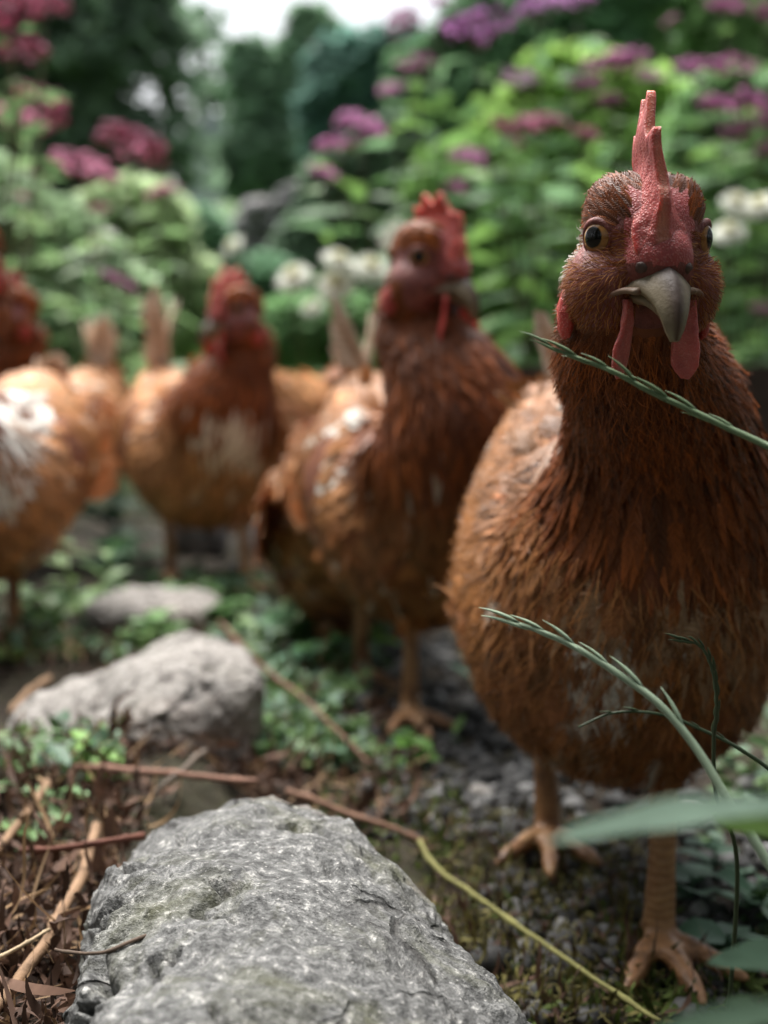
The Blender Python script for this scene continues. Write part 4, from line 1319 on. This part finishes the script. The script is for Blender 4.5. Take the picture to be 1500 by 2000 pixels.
weed("upright green plant with lobed leaf in front of the red-faced hen", onb(660, 1250), .075, 7, .042, .0085, (.06, .14, .05), 'lobed', 5, (-.006, 0), el=(.5, 1.3))
weed("leafy weed spreading left of the lobed green plant", onb(560, 1250), .035, 12, .034, .009, (.075, .16, .075), 'ovate', 6, el=(0, .6))
weed("low blue green weed between the pale humped stone and the red-faced hen", onb(590, 1345), .028, 10, .028, .009, G_BLUE, 'ovate', 7, el=(0, .7))
weed("small green weed with drooping leaf under the red-faced hen's breast", onb(700, 1300), .030, 7, .034, .008, G_LIGHT, 'blade', 8, (.01, 0), el=(-.1, .6))
weed("bright green tuft before the red-faced hen's toes", onb(800, 1500), .022, 12, .016, .0045, (.075, .16, .03), 'round', 9)
weed("thin pale sprig rising before the hen at the left edge", onb(165, 1215), .115, 13, .030, .0055, (.16, .24, .09), 'blade', 10, (-.035, 0), el=(.1, .9))
weed("second pale sprig leaning right of the hen at the left edge", onb(185, 1190), .075, 9, .028, .006, (.14, .22, .09), 'blade', 11, (.022, 0), el=(.1, .9))
weed("green weed at the left edge beside the left hen's foot", onb(60, 1230), .034, 10, .034, .011, (.09, .17, .06), 'ovate', 12)
weed("round leaved weed before the white-breasted hen's feet", onb(340, 1195), .026, 10, .028, .011, (.085, .17, .05), 'round', 13)
weed("dark leafy weed left of the white-breasted hen's feet", onb(250, 1150), .055, 14, .045, .014, (.030, .075, .03), 'ovate', 14)
weed("tall dark weed behind the pale sprig", onb(220, 1110), .10, 16, .055, .016, (.026, .07, .03), 'ovate', 15)
weed("fine green weed right of the white-breasted hen's feet", onb(415, 1190), .032, 8, .024, .006, (.075, .15, .04), 'blade', 16)
weed("leafy green weed filling the gap between the pale humped stone and the low grey one", onb(300, 1265), .030, 14, .030, .009, (.085, .17, .05), 'ovate', 17, el=(0, .7))
weed("sprawling green weed right of the low grey stone", onb(450, 1235), .034, 14, .032, .009, (.085, .165, .06), 'ovate', 18, el=(0, .7))
weed("green weed with long leaves in front of the red-faced hen's back foot", onb(650, 1330), .040, 12, .036, .008, (.07, .15, .055), 'blade', 19, el=(.1, .9))
weed("yellowish weed at the left edge behind the pale humped stone", onb(30, 1300), .022, 10, .026, .008, (.13, .18, .05), 'ovate', 20, el=(0, .7))
weed("fresh green weed at the right foot of the pale humped stone", onb(500, 1490), .026, 12, .020, .0065, (.08, .17, .04), 'round', 21, el=(0, .8))
for k, (px, py) in enumerate([(520, 1420), (500, 1375), (575, 1440), (610, 1400), (540, 1475), (505, 1445), (560, 1385), (640, 1440), (525, 1335), (610, 1310), (475, 1300), (660, 1385)]):
    weed("little round leaved seedling in the green patch right of the pale humped stone", onb(px, py), .012, 7, .0135, .0055, (.07, .15, .04) if k % 3 else G_BLUE, 'round', 30 + k, group="round leaved seedlings")
for k, (px, py) in enumerate([(1420, 1880), (1470, 1790), (1350, 1760), (1395, 1700)]):
    weed(["dark rosette below the closest hen's front foot, lowest of the shaded rosettes", "dark rosette at the right edge beside the closest hen's front toes", "dark rosette between the closest hen's two legs", "dark rosette behind the closest hen's front leg, uppermost of the shaded ones"][k], onb(px, py), .014, 6, .020, .0075, (.05, .10, .06), 'round', 50 + k, group="shaded rosettes by the closest hen")

# ------------------------------------------------------------------ grass stems close to the lens
M_GRASS = colattr_mat("grass_stem", .5, .15, 0, 0, .4, .25, 200)
def grain_mesh(L, W, color):
    v = np.linspace(0, 1, 8)
    w = np.interp(v, [0, .25, .6, 1], [.3, 1, .75, .03]) * W
    P = np.stack([v * L, np.zeros(8), .08 * L * np.sin(v * 2.2)], -1)
    V, Fc = tube(P, w, 6, side=(0, 1, 0), flat=w * .7)
    c = np.array(color)[None] * np.interp(V[:, 0] / L, [0, .8, 1], [1, 1.1, 1.7])[:, None]
    return mesh_data("spikelet", V, Fc, M_GRASS, c)
def grass_stem(label, pix, root_pts, r, color, grains=None, gl=.014, gw=.0014, seed=0):
    P = np.array([at(*p) for p in pix] + [np.array(q) for q in root_pts])
    P = cat_spline(P, 60)
    rt = empty("grass_stem", tuple(P[-1]))
    tag(rt, label, "grass stem", "grass stems in front of the hens")
    V, Fc = tube(P, np.interp(np.arange(60), [0, 12, 40, 59], [r * .5, r * .8, r * 1.15, r * 1.3]), 8)
    link("stem", mesh_data("stem", V - P[-1], Fc, M_GRASS, np.tile(color, (len(V), 1))), rt)
    if grains:
        n, t0, t1 = grains
        rr = np.random.RandomState(seed)
        ds = [grain_mesh(gl, gw, np.array(color) * q) for q in (1.0, 1.25)]
        T = norm(np.gradient(P, axis=0))
        for k in range(n):
            i = int(t0 + (t1 - t0) * k / max(1, n - 1))
            d = -T[i]                         # towards the tip
            side = norm(np.cross(d, (0, 1, 0))) * (1 if k % 2 else -1)
            d = norm(d + side * rr.uniform(.02, .11) + rr.normal(0, .04, 3))
            q = Vector(d).to_track_quat('X', 'Z')
            o = link("spikelet", ds[k % 2], rt, tuple(P[i] - P[-1] + side * r * .6), None, rr.uniform(.75, 1.1))
            o.rotation_mode = 'QUATERNION'; o.rotation_quaternion = q
    return rt
GS = (.27, .35, .24)
grass_stem("grey green grass spike arching across the closest hen's breast", [(1003, 1217, .425), (1060, 1235, .422), (1130, 1268, .418), (1210, 1318, .412), (1290, 1378, .405), (1360, 1462, .398), (1420, 1560, .39), (1490, 1670, .382), (1570, 1830, .375)],
           [(.145, .372, .02), (.150, .372, -.005)], .0013, GS, (11, 1, 27), .015, .0010, 1)
grass_stem("green grass spike lying across the closest hen's wattles", [(1066, 675, .43), (1130, 700, .428), (1200, 727, .425), (1270, 765, .422), (1340, 797, .42), (1420, 835, .416), (1500, 872, .41), (1600, 930, .40)],
           [(.20, .40, .12), (.225, .40, -.005)], .0010, (.15, .22, .11), (13, 1, 34), .013, .0010, 2)
grass_stem("small dark curled grass spike over the closest hen's belly", [(1325, 1250, .46), (1368, 1262, .46), (1392, 1310, .462), (1400, 1380, .465), (1394, 1450, .47), (1400, 1560, .475), (1440, 1700, .48)],
           [(.135, .50, -.004)], .0007, (.06, .085, .04), (20, 1, 32), .006, .0008, 3)
grass_stem("thin dark grass stem bending in from the right edge over the hen's belly", [(1130, 1420, .50), (1200, 1392, .50), (1290, 1395, .495), (1370, 1425, .49), (1440, 1460, .485), (1520, 1520, .48), (1600, 1640, .47)],
           [(.165, .47, -.004)], .0007, (.05, .08, .035), (10, 8, 34), .006, .0006, 4)
# broad leaves almost touching the lens
def near_leaf_plant():
    root = empty("broad_leaved_plant", (.118, .215, 0))
    tag(root, "blurred grey green leafy plant in the bottom right corner, nearest of all", "plant")
    P = cat_spline([(0, 0, -.005), (.004, .002, .10), (-.002, .006, .175), (-.010, .008, .208)], 14)
    V, Fc = tube(P, np.linspace(.0022, .0012, 14), 7)
    link("stem", mesh_data("stem", V, Fc, M_LEAF, np.tile((.09, .14, .08), (len(V), 1))), root)
    o = np.array((.118, .215, 0))
    def put(a, b, W, c, sh='blade', bend=.10):
        a, b = np.array(a), np.array(b)
        d = b - a
        L = np.linalg.norm(d)
        ob = link("leaf", leaf_mesh("leaf", L, W, M_LEAF, sh, bend, .15, 12, 3, c), root, tuple(a - o))
        ob.rotation_mode = 'QUATERNION'; ob.rotation_quaternion = Vector(d).to_track_quat('X', 'Z') @ __import__('mathutils').Quaternion((1, 0, 0), .75)
        st = cat_spline([a - o, (a - o) * .6 + P[9] * .4, P[9 if a[2] > .15 else 5]], 6)
        V, Fc = tube(st, .0009, 6)
        link("petiole", mesh_data("petiole", V, Fc, M_LEAF, np.tile((.09, .14, .08), (len(V), 1))), root)
    put(at(1540, 1575, .222), at(1075, 1602, .235), .0062, (.17, .245, .19))
    put(at(1600, 1650, .24), at(1430, 1570, .30), .006, (.07, .13, .03))
    put(at(1600, 1960, .205), at(1200, 2030, .235), .005, (.10, .16, .11))
    put(at(1640, 1900, .30), at(1390, 1855, .33), .011, (.055, .095, .065), 'ovate')
    put(at(1580, 2060, .26), at(1440, 1930, .30), .009, (.05, .09, .05), 'ovate')
near_leaf_plant()
# ------------------------------------------------------------------ the garden behind
def leaf_cloud(r, centers, radii, n, size, color, var=.35, up=1.0, shell=.4):
    """n leaf-sized folded faces spread through ellipsoids"""
    centers, radii = np.array(centers, float), np.array(radii, float)
    vol = radii.prod(1); k = r.choice(len(centers), n, p=vol / vol.sum())
    d = norm(r.normal(size=(n, 3)))
    rad = r.rand(n) ** shell
    P = centers[k] + d * radii[k] * rad[:, None]
    P += np.stack([pnoise(P * 2.2 + 1), pnoise(P * 2.2 + 5), pnoise(P * 2.2 + 9)], -1) * radii[k] * .28
    a = norm(r.normal(size=(n, 3)) + np.array((0, 0, -.25)))
    nn = norm(r.normal(size=(n, 3)) + np.array((0, 0, up * 2)))
    s = norm(np.cross(a, nn)); a = np.cross(nn, s)
    L = size * r.uniform(.6, 1.4, n)[:, None]; W = L * .30
    p0, p1 = P - a * L * .5, P + a * L * .5
    m0, m1 = P - s * W + nn * W * .3, P + s * W + nn * W * .3
    V = np.stack([p0, m0, p1, m1], 1).reshape(-1, 3)
    b = np.arange(n) * 4
    T = np.concatenate([np.stack([b, b + 1, b + 2], -1), np.stack([b, b + 2, b + 3], -1)])
    cl = .5 + .5 * np.clip(fbm(P * 1.3 / max(radii.mean(), .1), 2), -1, 1)
    c = np.array(color)[None] * np.array((3.2, 2.6, 3.7)) * (1 + var * (cl[:, None] * 2 - 1)) * r.uniform(.75, 1.3, (n, 1))
    return V, T, np.repeat(c, 4, 0)
M_BARK = plain_mat("bark", (.07, .05, .035), .9, .4, 25, 40, .02)
M_STEM = colattr_mat("garden_stem", .6, 0, 0, 0, .3, .2, 30)

def shrub(name, label, cat, px, Y, ell, n, size, color, seed, group=None, stems=5, z0=None):
    """ell: list of (px, py, rx_px, ry_px) outlines at distance Y"""
    r = np.random.RandomState(seed)
    b = at(px, 700, Y)
    gz0 = float(ground_z(b[0], Y)[0])
    root = empty(name, (b[0], Y, gz0))
    tag(root, label, cat, group)
    o = np.array((b[0], Y, gz0))
    C = np.array([at(e[0], e[1], Y) for e in ell]) - o
    k = Y / FPX
    Rr = np.array([(e[2] * k, max(.5 * e[2] * k, .12), e[3] * k) for e in ell])
    V, T, Cc = leaf_cloud(r, C, Rr, n, size, color)
    tag(link("foliage", mesh_data("foliage", V, [T], M_LEAFB, Cc, smooth=False), root), kind="stuff")
    mb = MB()
    for q in range(max(stems, len(ell))):
        t = C[q % len(C)] + r.normal(0, .25, 3) * Rr[q % len(C)]
        P = cat_spline([(r.normal(0, .02), r.normal(0, .02), -.02), t * (.4, .4, .45), t], 8)
        w = (.006 if cat != "tree" else .05 * Y / 9)
        mb.add(*tube(P, np.linspace(w, w * .3, 8), 7), (.10, .085, .05))
    link("trunk" if cat == "tree" else "stems", mb.data("stems", M_BARK if cat == "tree" else M_STEM), root)
    return root
DK, MDK, MG, LG, YG, BG = (.062, .112, .052), (.075, .145, .065), (.055, .125, .045), (.095, .185, .055), (.14, .24, .045), (.06, .13, .075)
TG = "trees behind the garden"
shrub("tree", "big dark tree filling the upper left of the garden", "tree", 120, 8.5, [(80, 60, 270, 260), (255, 60, 80, 140), (60, 260, 240, 150), (240, 300, 180, 90)], 6500, .17, DK, 1, TG)
shrub("tree", "dark narrow tree left of the sky gap's middle, behind the stone wall", "tree", 530, 12, [(545, 230, 90, 130), (500, 150, 60, 70), (610, 130, 70, 110), (560, 330, 140, 80)], 7000, .17, MDK, 2, TG)
shrub("tree", "rounded mid green tree right of the sky gap", "tree", 730, 10, [(720, 170, 130, 110), (700, 260, 120, 130), (820, 200, 110, 160)], 8000, .15, BG, 3, TG)
shrub("tree", "light green tree standing behind the purple flowers at upper right", "tree", 1050, 9, [(1000, 120, 210, 160), (1150, 60, 200, 160), (920, 260, 120, 120)], 9000, .15, MG, 4, TG)
shrub("tree", "pale green tree at the upper right corner", "tree", 1400, 9, [(1380, 120, 190, 190), (1480, 250, 160, 180)], 7000, .15, LG, 5, TG)
shrub("tree", "distant tree whose leaves let the sky glint through beside the dark tree", "tree", 420, 16, [(430, 170, 50, 130), (380, 60, 50, 50), (440, 330, 90, 80)], 800, .18, MG, 6, TG)
# far wood closing the view
r = np.random.RandomState(77)
cs, rd = [], []
for k in range(44):
    x = -22 + k * 1.05
    px_ = 750 + x * FPX / 34
    hgt = 3.6 if 260 < px_ < 880 else (7.0 if px_ < 260 else 9.5)
    cs.append((x, 34 + r.normal(0, 1.2), hgt * .45)); rd.append((1.6, 1.6, hgt * .55 * r.uniform(.9, 1.1)))
V, T, Cc = leaf_cloud(r, cs, rd, 16000, .5, MDK)
tag(link("far_wood", mesh_data("far_wood", V, [T], M_LEAFB, Cc, smooth=False)), "dark wood closing the view far behind the garden", None, None, "stuff")
HG = "leafy shrubs behind the hens"
shrub("shrub", "dark evergreen shrub between the stone wall and the purple flowers", "shrub", 700, 5.2, [(700, 430, 110, 150), (640, 500, 90, 90), (760, 340, 90, 120), (820, 470, 90, 130)], 10200, 0.072, DK, 10, HG)
shrub("shrub", "light green leafy bush at the left edge under the purple flowers", "shrub", 60, 3.4, [(60, 520, 150, 130), (160, 620, 150, 110), (-20, 400, 90, 90)], 4420, 0.061, (.14, .23, .10), 11, HG)
shrub("shrub", "pale green bush behind the tail of the white-breasted hen", "shrub", 240, 3.9, [(260, 440, 110, 90), (330, 600, 100, 110), (180, 480, 100, 80)], 4080, 0.058, (.17, .25, .11), 12, HG)
shrub("shrub", "low green clump under the white flowers", "shrub", 620, 3.3, [(620, 640, 130, 70), (720, 660, 110, 70), (540, 660, 90, 60)], 4420, 0.040, (.075, .16, .05), 13, HG)
shrub("shrub", "mid green shrub below the stone wall", "shrub", 450, 4.2, [(450, 600, 110, 90), (400, 480, 60, 70), (520, 560, 70, 60)], 3740, 0.054, (.06, .13, .055), 14, HG)
shrub("shrub", "bright green bush behind the red-faced hen's head", "shrub", 930, 3.7, [(930, 420, 120, 140), (900, 560, 110, 120), (1020, 560, 130, 140)], 6120, 0.061, (.075, .16, .035), 15, HG)
shrub("shrub", "yellow green bush behind the closest hen's comb", "shrub", 1180, 4.0, [(1150, 260, 190, 170), (1200, 480, 190, 170), (1050, 300, 120, 140)], 7820, 0.068, (.11, .215, .04), 16, HG)
shrub("shrub", "green bush at the right edge beside the closest hen's face", "shrub", 1450, 3.6, [(1440, 300, 130, 170), (1470, 520, 120, 150), (1400, 620, 110, 90)], 6120, 0.061, (.085, .175, .055), 17, HG)

# unseen leafy screen added behind and beside the camera to shade the hens' fronts
def add_shade_screen():
    r = np.random.RandomState(9)
    root = empty("shade_screen", (0, -1.1, 0))
    tag(root, "tall dark leafy screen curving round behind the photographer, added out of view to shade the hens", "shade_screen")
    cs = [(x, r.normal(0, .1), z) for x in np.arange(-3.5, 3.6, .7) for z in (.5, 1.3, 2.1, 2.9, 3.7)]
    cs += [(sx * (2.1 + .12 * y), y, z) for sx in (-1, 1) for y in np.arange(.6, 4.3, .7) for z in (.5, 1.3, 2.0)]
    V, T, Cc = leaf_cloud(r, cs, [(.55, .35, .6)] * len(cs), 16000, .16, (.018, .036, .014))
    tag(link("foliage", mesh_data("foliage", V, [T], M_LEAFB, Cc, smooth=False), root), kind="stuff")
    mb = MB()
    for c in cs[::4]:
        mb.add(*tube(cat_spline([(c[0], 0, -.02), (c[0] + .05, 0, 1.2), (c[0], .05, 2.8)], 8), np.linspace(.03, .01, 8), 7), (.1, .08, .05))
    link("stems", mb.data("stems", M_BARK), root)
add_shade_screen()

# ---- old stone wall with a grassy bank
def garden_wall():
    root = empty("stone_wall", (-.85, 5.9, .13))
    tag(root, "weathered grey dry stone wall in the left centre of the garden", "wall")
    r = np.random.RandomState(4)
    o = np.array((-.85, 5.9, .13))
    protos = []
    for q in range(5):
        V, Fc = ico(3)
        P = np.sign(V) * np.abs(V) ** .6
        P = P * (1 + .12 * fbm(V * 1.4 + q * 3, 2))[:, None]
        protos.append(mesh_data("block", P * .5, [Fc], M_ROCK3))
    k = 5.9 / FPX
    rows = [(565, 305, 640, 5), (520, 300, 650, 5), (475, 300, 655, 5), (430, 300, 660, 5), (395, 470, 670, 3), (365, 545, 680, 2)]
    for (py, x0, x1, n) in rows:
        w = (x1 - x0) / n
        for q in range(n):
            c = at(x0 + w * (q + .5) + r.normal(0, 6), py + 20, 5.9) - o
            link("block", protos[r.randint(5)], root, tuple(c), (r.normal(0, .06), r.normal(0, .06) - (.25 if py < 400 else 0), r.normal(0, .1)), (w * k * 1.02, .34, 50 * k * r.uniform(.9, 1.05)))
garden_wall()
def bank():
    n, m = 60, 24
    xs, ys = np.linspace(-3.2, -.1, n), np.linspace(6.15, 9.5, m)
    X, Y = np.meshgrid(xs, ys)
    Z = .95 + .10 * (Y - 6.2) + .08 * fbm(np.stack([X.ravel(), Y.ravel(), X.ravel() * 0], -1) * 1.5, 3).reshape(X.shape) - .5 * sstep(6.35, 6.15, Y) - .5 * sstep(-.8, -.1, X)
    i = np.arange(m - 1)[:, None] * n; j = np.arange(n - 1)[None]
    tag(link("grass_bank", mesh_data("grass_bank", np.stack([X.ravel(), Y.ravel(), Z.ravel()], -1), [np.stack([i + j, i + j + 1, i + n + j + 1, i + n + j], -1).reshape(-1, 4)], plain_mat("bank_turf", (.085, .15, .055), .9, .4, 6, 20, .02))),
        "green turf bank rising behind the stone wall", None, None, "structure")
bank()
def box(c, s):
    V = np.array([(x, y, z) for x in (-1, 1) for y in (-1, 1) for z in (-1, 1)], float) * np.array(s) / 2 + np.array(c)
    return V, [np.array([[0, 1, 3, 2], [4, 6, 7, 5], [0, 4, 5, 1], [2, 3, 7, 6], [0, 2, 6, 4], [1, 5, 7, 3]])]
def shed():
    Y = 12.5
    b = at(410, 320, Y)
    root = empty("shed", (b[0], Y, 0))
    tag(root, "small pale shed glimpsed between the trees behind the stone wall", "shed")
    top = at(410, 262, Y)[2]
    V, Fc = box((0, .5, top / 2), (.44, 1.0, top))
    link("wall", mesh_data("wall", V, Fc, plain_mat("shed_paint", (.50, .54, .56), .7, .1, 8), smooth=False), root)
    rf = np.array([(-.27, -.06, top - .02), (.27, -.06, top - .02), (.27, 1.06, top - .02), (-.27, 1.06, top - .02), (0, -.06, top + .2), (0, 1.06, top + .2)])
    mb = MB(); mb.add(rf, [np.array([[0, 4, 5, 3], [1, 2, 5, 4], [0, 3, 2, 1]]), np.array([[0, 1, 4], [2, 3, 5]])], (.35, .37, .40))
    link("roof", mb.data("roof", M_STEM, False), root)
shed()
def edging():
    root = empty("raised_bed_edging", (.85, 2.06, 0))
    tag(root, "dark weathered board edging the flower bed behind the closest hen", "edging")
    for k, z in enumerate((.07, .205)):
        V, Fc = box((0, 0, z), (1.32, .035, .128))
        link("board", mesh_data("board", V, Fc, plain_mat("old_board", (.055, .038, .028), .8, .4, 14, 60, .003), smooth=False), root)
    for x in (-.62, 0, .62):
        V, Fc = box((x, .04, .13), (.04, .04, .27))
        link("post", mesh_data("post", V, Fc, plain_mat("post_wood", (.05, .036, .028), .85, .4, 14), smooth=False), root)
edging()

# ---- purple flowered perennials
M_PETAL = colattr_mat("petals", .7, .3, 0, 0, .2, .25, 60)
def flower_head(seed, color, n=70, size=.012):
    """flat topped cluster of little tufted florets, about 1 unit = 1 m, 10 cm wide"""
    r = np.random.RandomState(seed)
    mb = MB()
    V0, F0 = ico(1)
    for k in range(n):
        a, q = r.uniform(0, 6.28), math.sqrt(r.rand()) * .052
        p = np.array((math.cos(a) * q, math.sin(a) * q, .022 * (1 - (q / .052) ** 2) + r.normal(0, .006)))
        s = size * r.uniform(.6, 1.25)
        mb.add(V0 * (1 + .35 * r.normal(size=(len(V0), 1))) * s * .55 + p, [F0], np.array(color) * r.uniform(.55, 1.5))
    for k in range(9):
        a = r.uniform(0, 6.28)
        mb.add(*tube(cat_spline([(0, 0, -.06), (math.cos(a) * .02, math.sin(a) * .02, -.03), (math.cos(a) * .038, math.sin(a) * .038, .002)], 5), .0013, 5), (.10, .06, .05))
    return mb.data("flower_head", M_PETAL)
PUR, MAG, LIL = (.55, .22, .43), (.60, .24, .36), (.60, .32, .60)
HEADS = {'p': [flower_head(s, PUR) for s in (1, 2)], 'm': [flower_head(s, MAG, 80, .013) for s in (3, 4)], 'l': [flower_head(s, LIL) for s in (5,)]}
LEAF_R = [leaf_mesh("leaf", .115, .026, M_LEAFB, 'ovate', .25, .2, 6, s, np.array(c) * 1.5 + .03) for s, c in enumerate([(.085, .175, .035), (.12, .23, .045), (.06, .135, .035), (.10, .19, .085)])]
LEAF_L = [leaf_mesh("leaf", .085, .022, M_LEAFB, 'ovate', .25, .2, 6, s + 9, np.array(c) * 1.5 + .03) for s, c in enumerate([(.12, .21, .075), (.16, .25, .10), (.09, .17, .06)])]
def perennial(label, Y, root_px, heads, kind, leaves, nl, seed, group, stem=(.075, .06, .04)):
    r = np.random.RandomState(seed)
    b = at(root_px, 700, Y); o = np.array((b[0], Y, float(ground_z(b[0], Y)[0])))
    root = empty("flowering_plant", tuple(o))
    tag(root, label, "flowering plant", group)
    mb = MB()
    for k, (px, py, s) in enumerate(heads):
        t = at(px, py, Y + r.normal(0, .08)) - o
        root_p = np.array((r.normal(0, .03), r.normal(0, .03), -.02))
        P = cat_spline([root_p, root_p * .6 + t * (.35, .35, .35), t * (.8, .8, .72), t + (0, 0, -.05 * s)], 14)
        mb.add(*tube(P, np.linspace(.0055, .0022, 14), 6), stem)
        link("flower_head", HEADS[kind][k % len(HEADS[kind])], root, tuple(t), (r.normal(0, .25), r.normal(0, .25), r.uniform(0, 6.28)), (s * .98, s * .98, s * .6))
        for q in range(nl):
            f = 4.0 + 8.5 * (q // 3 + .5) / (nl / 3.0)
            i = int(f); p = P[i] * (1 - f + i) + P[min(13, i + 1)] * (f - i)
            leaf_obj(leaves[r.randint(len(leaves))], root, tuple(p), q * 2.09 + (q // 3) * .9 + r.uniform(-.3, .3), r.uniform(-.1, .5), r.uniform(-.5, .5), r.uniform(.65, 1.15) * (1.1 - .35 * q / nl))
    link("stems", mb.data("stems", M_STEM), root)
GR, GL = "purple flowered perennials on the right", "pink purple flowers on the left"
perennial("tall plant with big lilac flower clusters at the top right of centre", 2.75, 1045, [(1050, 15, 1.15), (935, 55, 1.25), (1015, 155, .8), (1130, 5, .8)], 'l', LEAF_R, 20, 1, GR)
perennial("purple flowered plant with a leaning branch of three clusters left of the closest hen", 2.6, 790, [(705, 245, .95), (660, 285, .8), (632, 338, .65)], 'p', LEAF_R, 10, 2, GR)
perennial("tall plant with loose purple clusters above the red-faced hen", 3.0, 880, [(790, 45, .9), (815, 128, .95), (765, 175, .6), (855, 5, .6)], 'p', LEAF_R, 16, 3, GR)
perennial("plant with wide purple clusters right above the closest hen's comb", 2.9, 1230, [(1205, 125, 1.35), (1140, 165, .75), (1190, 195, .6), (1270, 150, .6)], 'p', LEAF_R, 18, 4, GR)
perennial("purple flowered plant with its stem beside the closest hen's comb", 2.5, 1042, [(1052, 245, 1.0), (990, 260, .7), (1145, 262, .5)], 'm', LEAF_R, 18, 5, GR)
perennial("plant with dull purple clusters just above the red-faced hen's comb", 3.1, 930, [(912, 308, .85), (875, 358, .9), (820, 440, .5)], 'p', LEAF_R, 12, 6, GR)
perennial("plant with purple clusters right of the closest hen's comb", 2.9, 1380, [(1370, 135, 1.2), (1440, 130, .9), (1405, 205, .9)], 'p', LEAF_R, 18, 7, GR)
perennial("purple flowered plant at the right edge of the garden", 2.7, 1500, [(1480, 210, 1.1), (1450, 255, .9), (1520, 290, .9), (1490, 605, .5)], 'p', LEAF_R, 16, 8, GR)
perennial("plant with one dark purple cluster in the top right corner", 3.2, 1440, [(1420, 12, .95), (1500, 20, .6), (1310, 40, .4)], 'p', LEAF_R, 16, 9, GR)
perennial("tall pink purple flower in the top left corner", 2.3, -20, [(85, 5, .9), (20, 20, 1.0), (38, 100, .9)], 'm', LEAF_L, 10, 10, GL, (.14, .15, .07))
perennial("pink purple flowers at the left edge under the dark tree", 2.5, 20, [(72, 208, 1.1), (28, 240, 1.2)], 'm', LEAF_L, 12, 11, GL, (.16, .18, .09))
perennial("wide pink purple flower cluster left of the stone wall", 2.7, 235, [(255, 285, 1.4), (165, 330, 1.25)], 'm', LEAF_L, 14, 12, GL, (.16, .18, .09))
perennial("small fading pink flowers below the wide pink cluster", 2.9, 290, [(318, 375, .75), (190, 410, .5), (75, 348, .5), (40, 385, .35)], 'm', LEAF_L, 12, 13, GL, (.16, .18, .09))
perennial("single dark purple flower behind the tail of the white-breasted hen", 2.3, 225, [(230, 552, .75)], 'p', LEAF_L, 8, 14, GL, (.12, .16, .08))

# ---- white flowers
def white_head(seed):
    r = np.random.RandomState(seed)
    mb = MB()
    for ring, (n, L, el) in enumerate([(14, .026, .1), (12, .022, .6), (8, .016, 1.1)]):
        for k in range(n):
            a = k * 6.283 / n + ring * .2 + r.normal(0, .06)
            v = np.linspace(0, 1, 4); w = np.interp(v, [0, .6, 1], [.15, 1, .4]) * .0055
            d = np.array((math.cos(a) * math.cos(el), math.sin(a) * math.cos(el), math.sin(el))); s = np.array((-math.sin(a), math.cos(a), 0))
            P = v[:, None] * L * d - np.array((0, 0, 1)) * (v ** 2 * L * .25)[:, None]
            V = np.stack([P - s * w[:, None], P + s * w[:, None]], 1).reshape(-1, 3)
            b = np.arange(3) * 2
            mb.add(V, [np.stack([b, b + 1, b + 3, b + 2], -1)], (.78, .79, .70))
    V, Fc = sphere(10, 6)
    mb.add(V * (.008, .008, .006) + (0, 0, .006), Fc, (.62, .58, .22))
    return mb.data("flower_head", M_PETAL)
WH = [white_head(s) for s in range(3)]
def white_flower(label, px, py, Y, s, seed, group="white flowers", yl=False):
    r = np.random.RandomState(seed)
    t = at(px, py, Y); o = np.array((t[0] + r.normal(0, .03), Y, float(ground_z(t[0], Y)[0])))
    root = empty("white_flower", tuple(o)); tag(root, label, "flower", group)
    q = t - o
    P = cat_spline([(0, 0, -.01), q * .5 + (r.normal(0, .01), 0, 0), q], 10)
    V, Fc = tube(P, np.linspace(.003, .0016, 10), 6)
    link("stem", mesh_data("stem", V, Fc, M_STEM, np.tile((.09, .15, .05), (len(V), 1))), root)
    link("flower_head", WH[seed % 3], root, tuple(q), (.9 + r.normal(0, .2), r.normal(0, .3), r.uniform(-.3, .3)), s * 1.35)
    for k in range(4):
        leaf_obj(LEAF_L[k % 3], root, tuple(P[2 + k]), r.uniform(0, 6.28), r.uniform(.1, .6), 0, .6)
white_flower("leftmost of the white flowers in a row behind the two standing hens", 573, 540, 2.4, 1.0, 1)
white_flower("upper white flower of the close pair between the hens' heads", 662, 508, 2.4, .95, 2)
white_flower("lower white flower of the close pair between the hens' heads", 655, 556, 2.4, 1.05, 3)
white_flower("white flower just left of the red-faced hen's neck", 725, 523, 2.4, 1.1, 4)
white_flower("white flower touching the back of the red-faced hen's head", 780, 468, 2.4, 1.05, 5)
white_flower("cream flower low among the green under the white row", 610, 600, 2.9, .7, 6)
white_flower("white flower right of the closest hen's eye, higher one", 1440, 395, 2.2, .8, 7)
white_flower("white flower at the right edge level with the closest hen's brow", 1485, 402, 2.2, .95, 8)
white_flower("white flower right of the closest hen's eye, lower one", 1425, 452, 2.2, .85, 9)
white_flower("small white flower in the green bush at the left edge", 48, 425, 3.0, .7, 10)
white_flower("pale cream flower at the foot of the stone wall", 455, 480, 3.3, .9, 11)
white_flower("pale flower cluster left of the stone wall", 195, 475, 3.0, 1.2, 12)
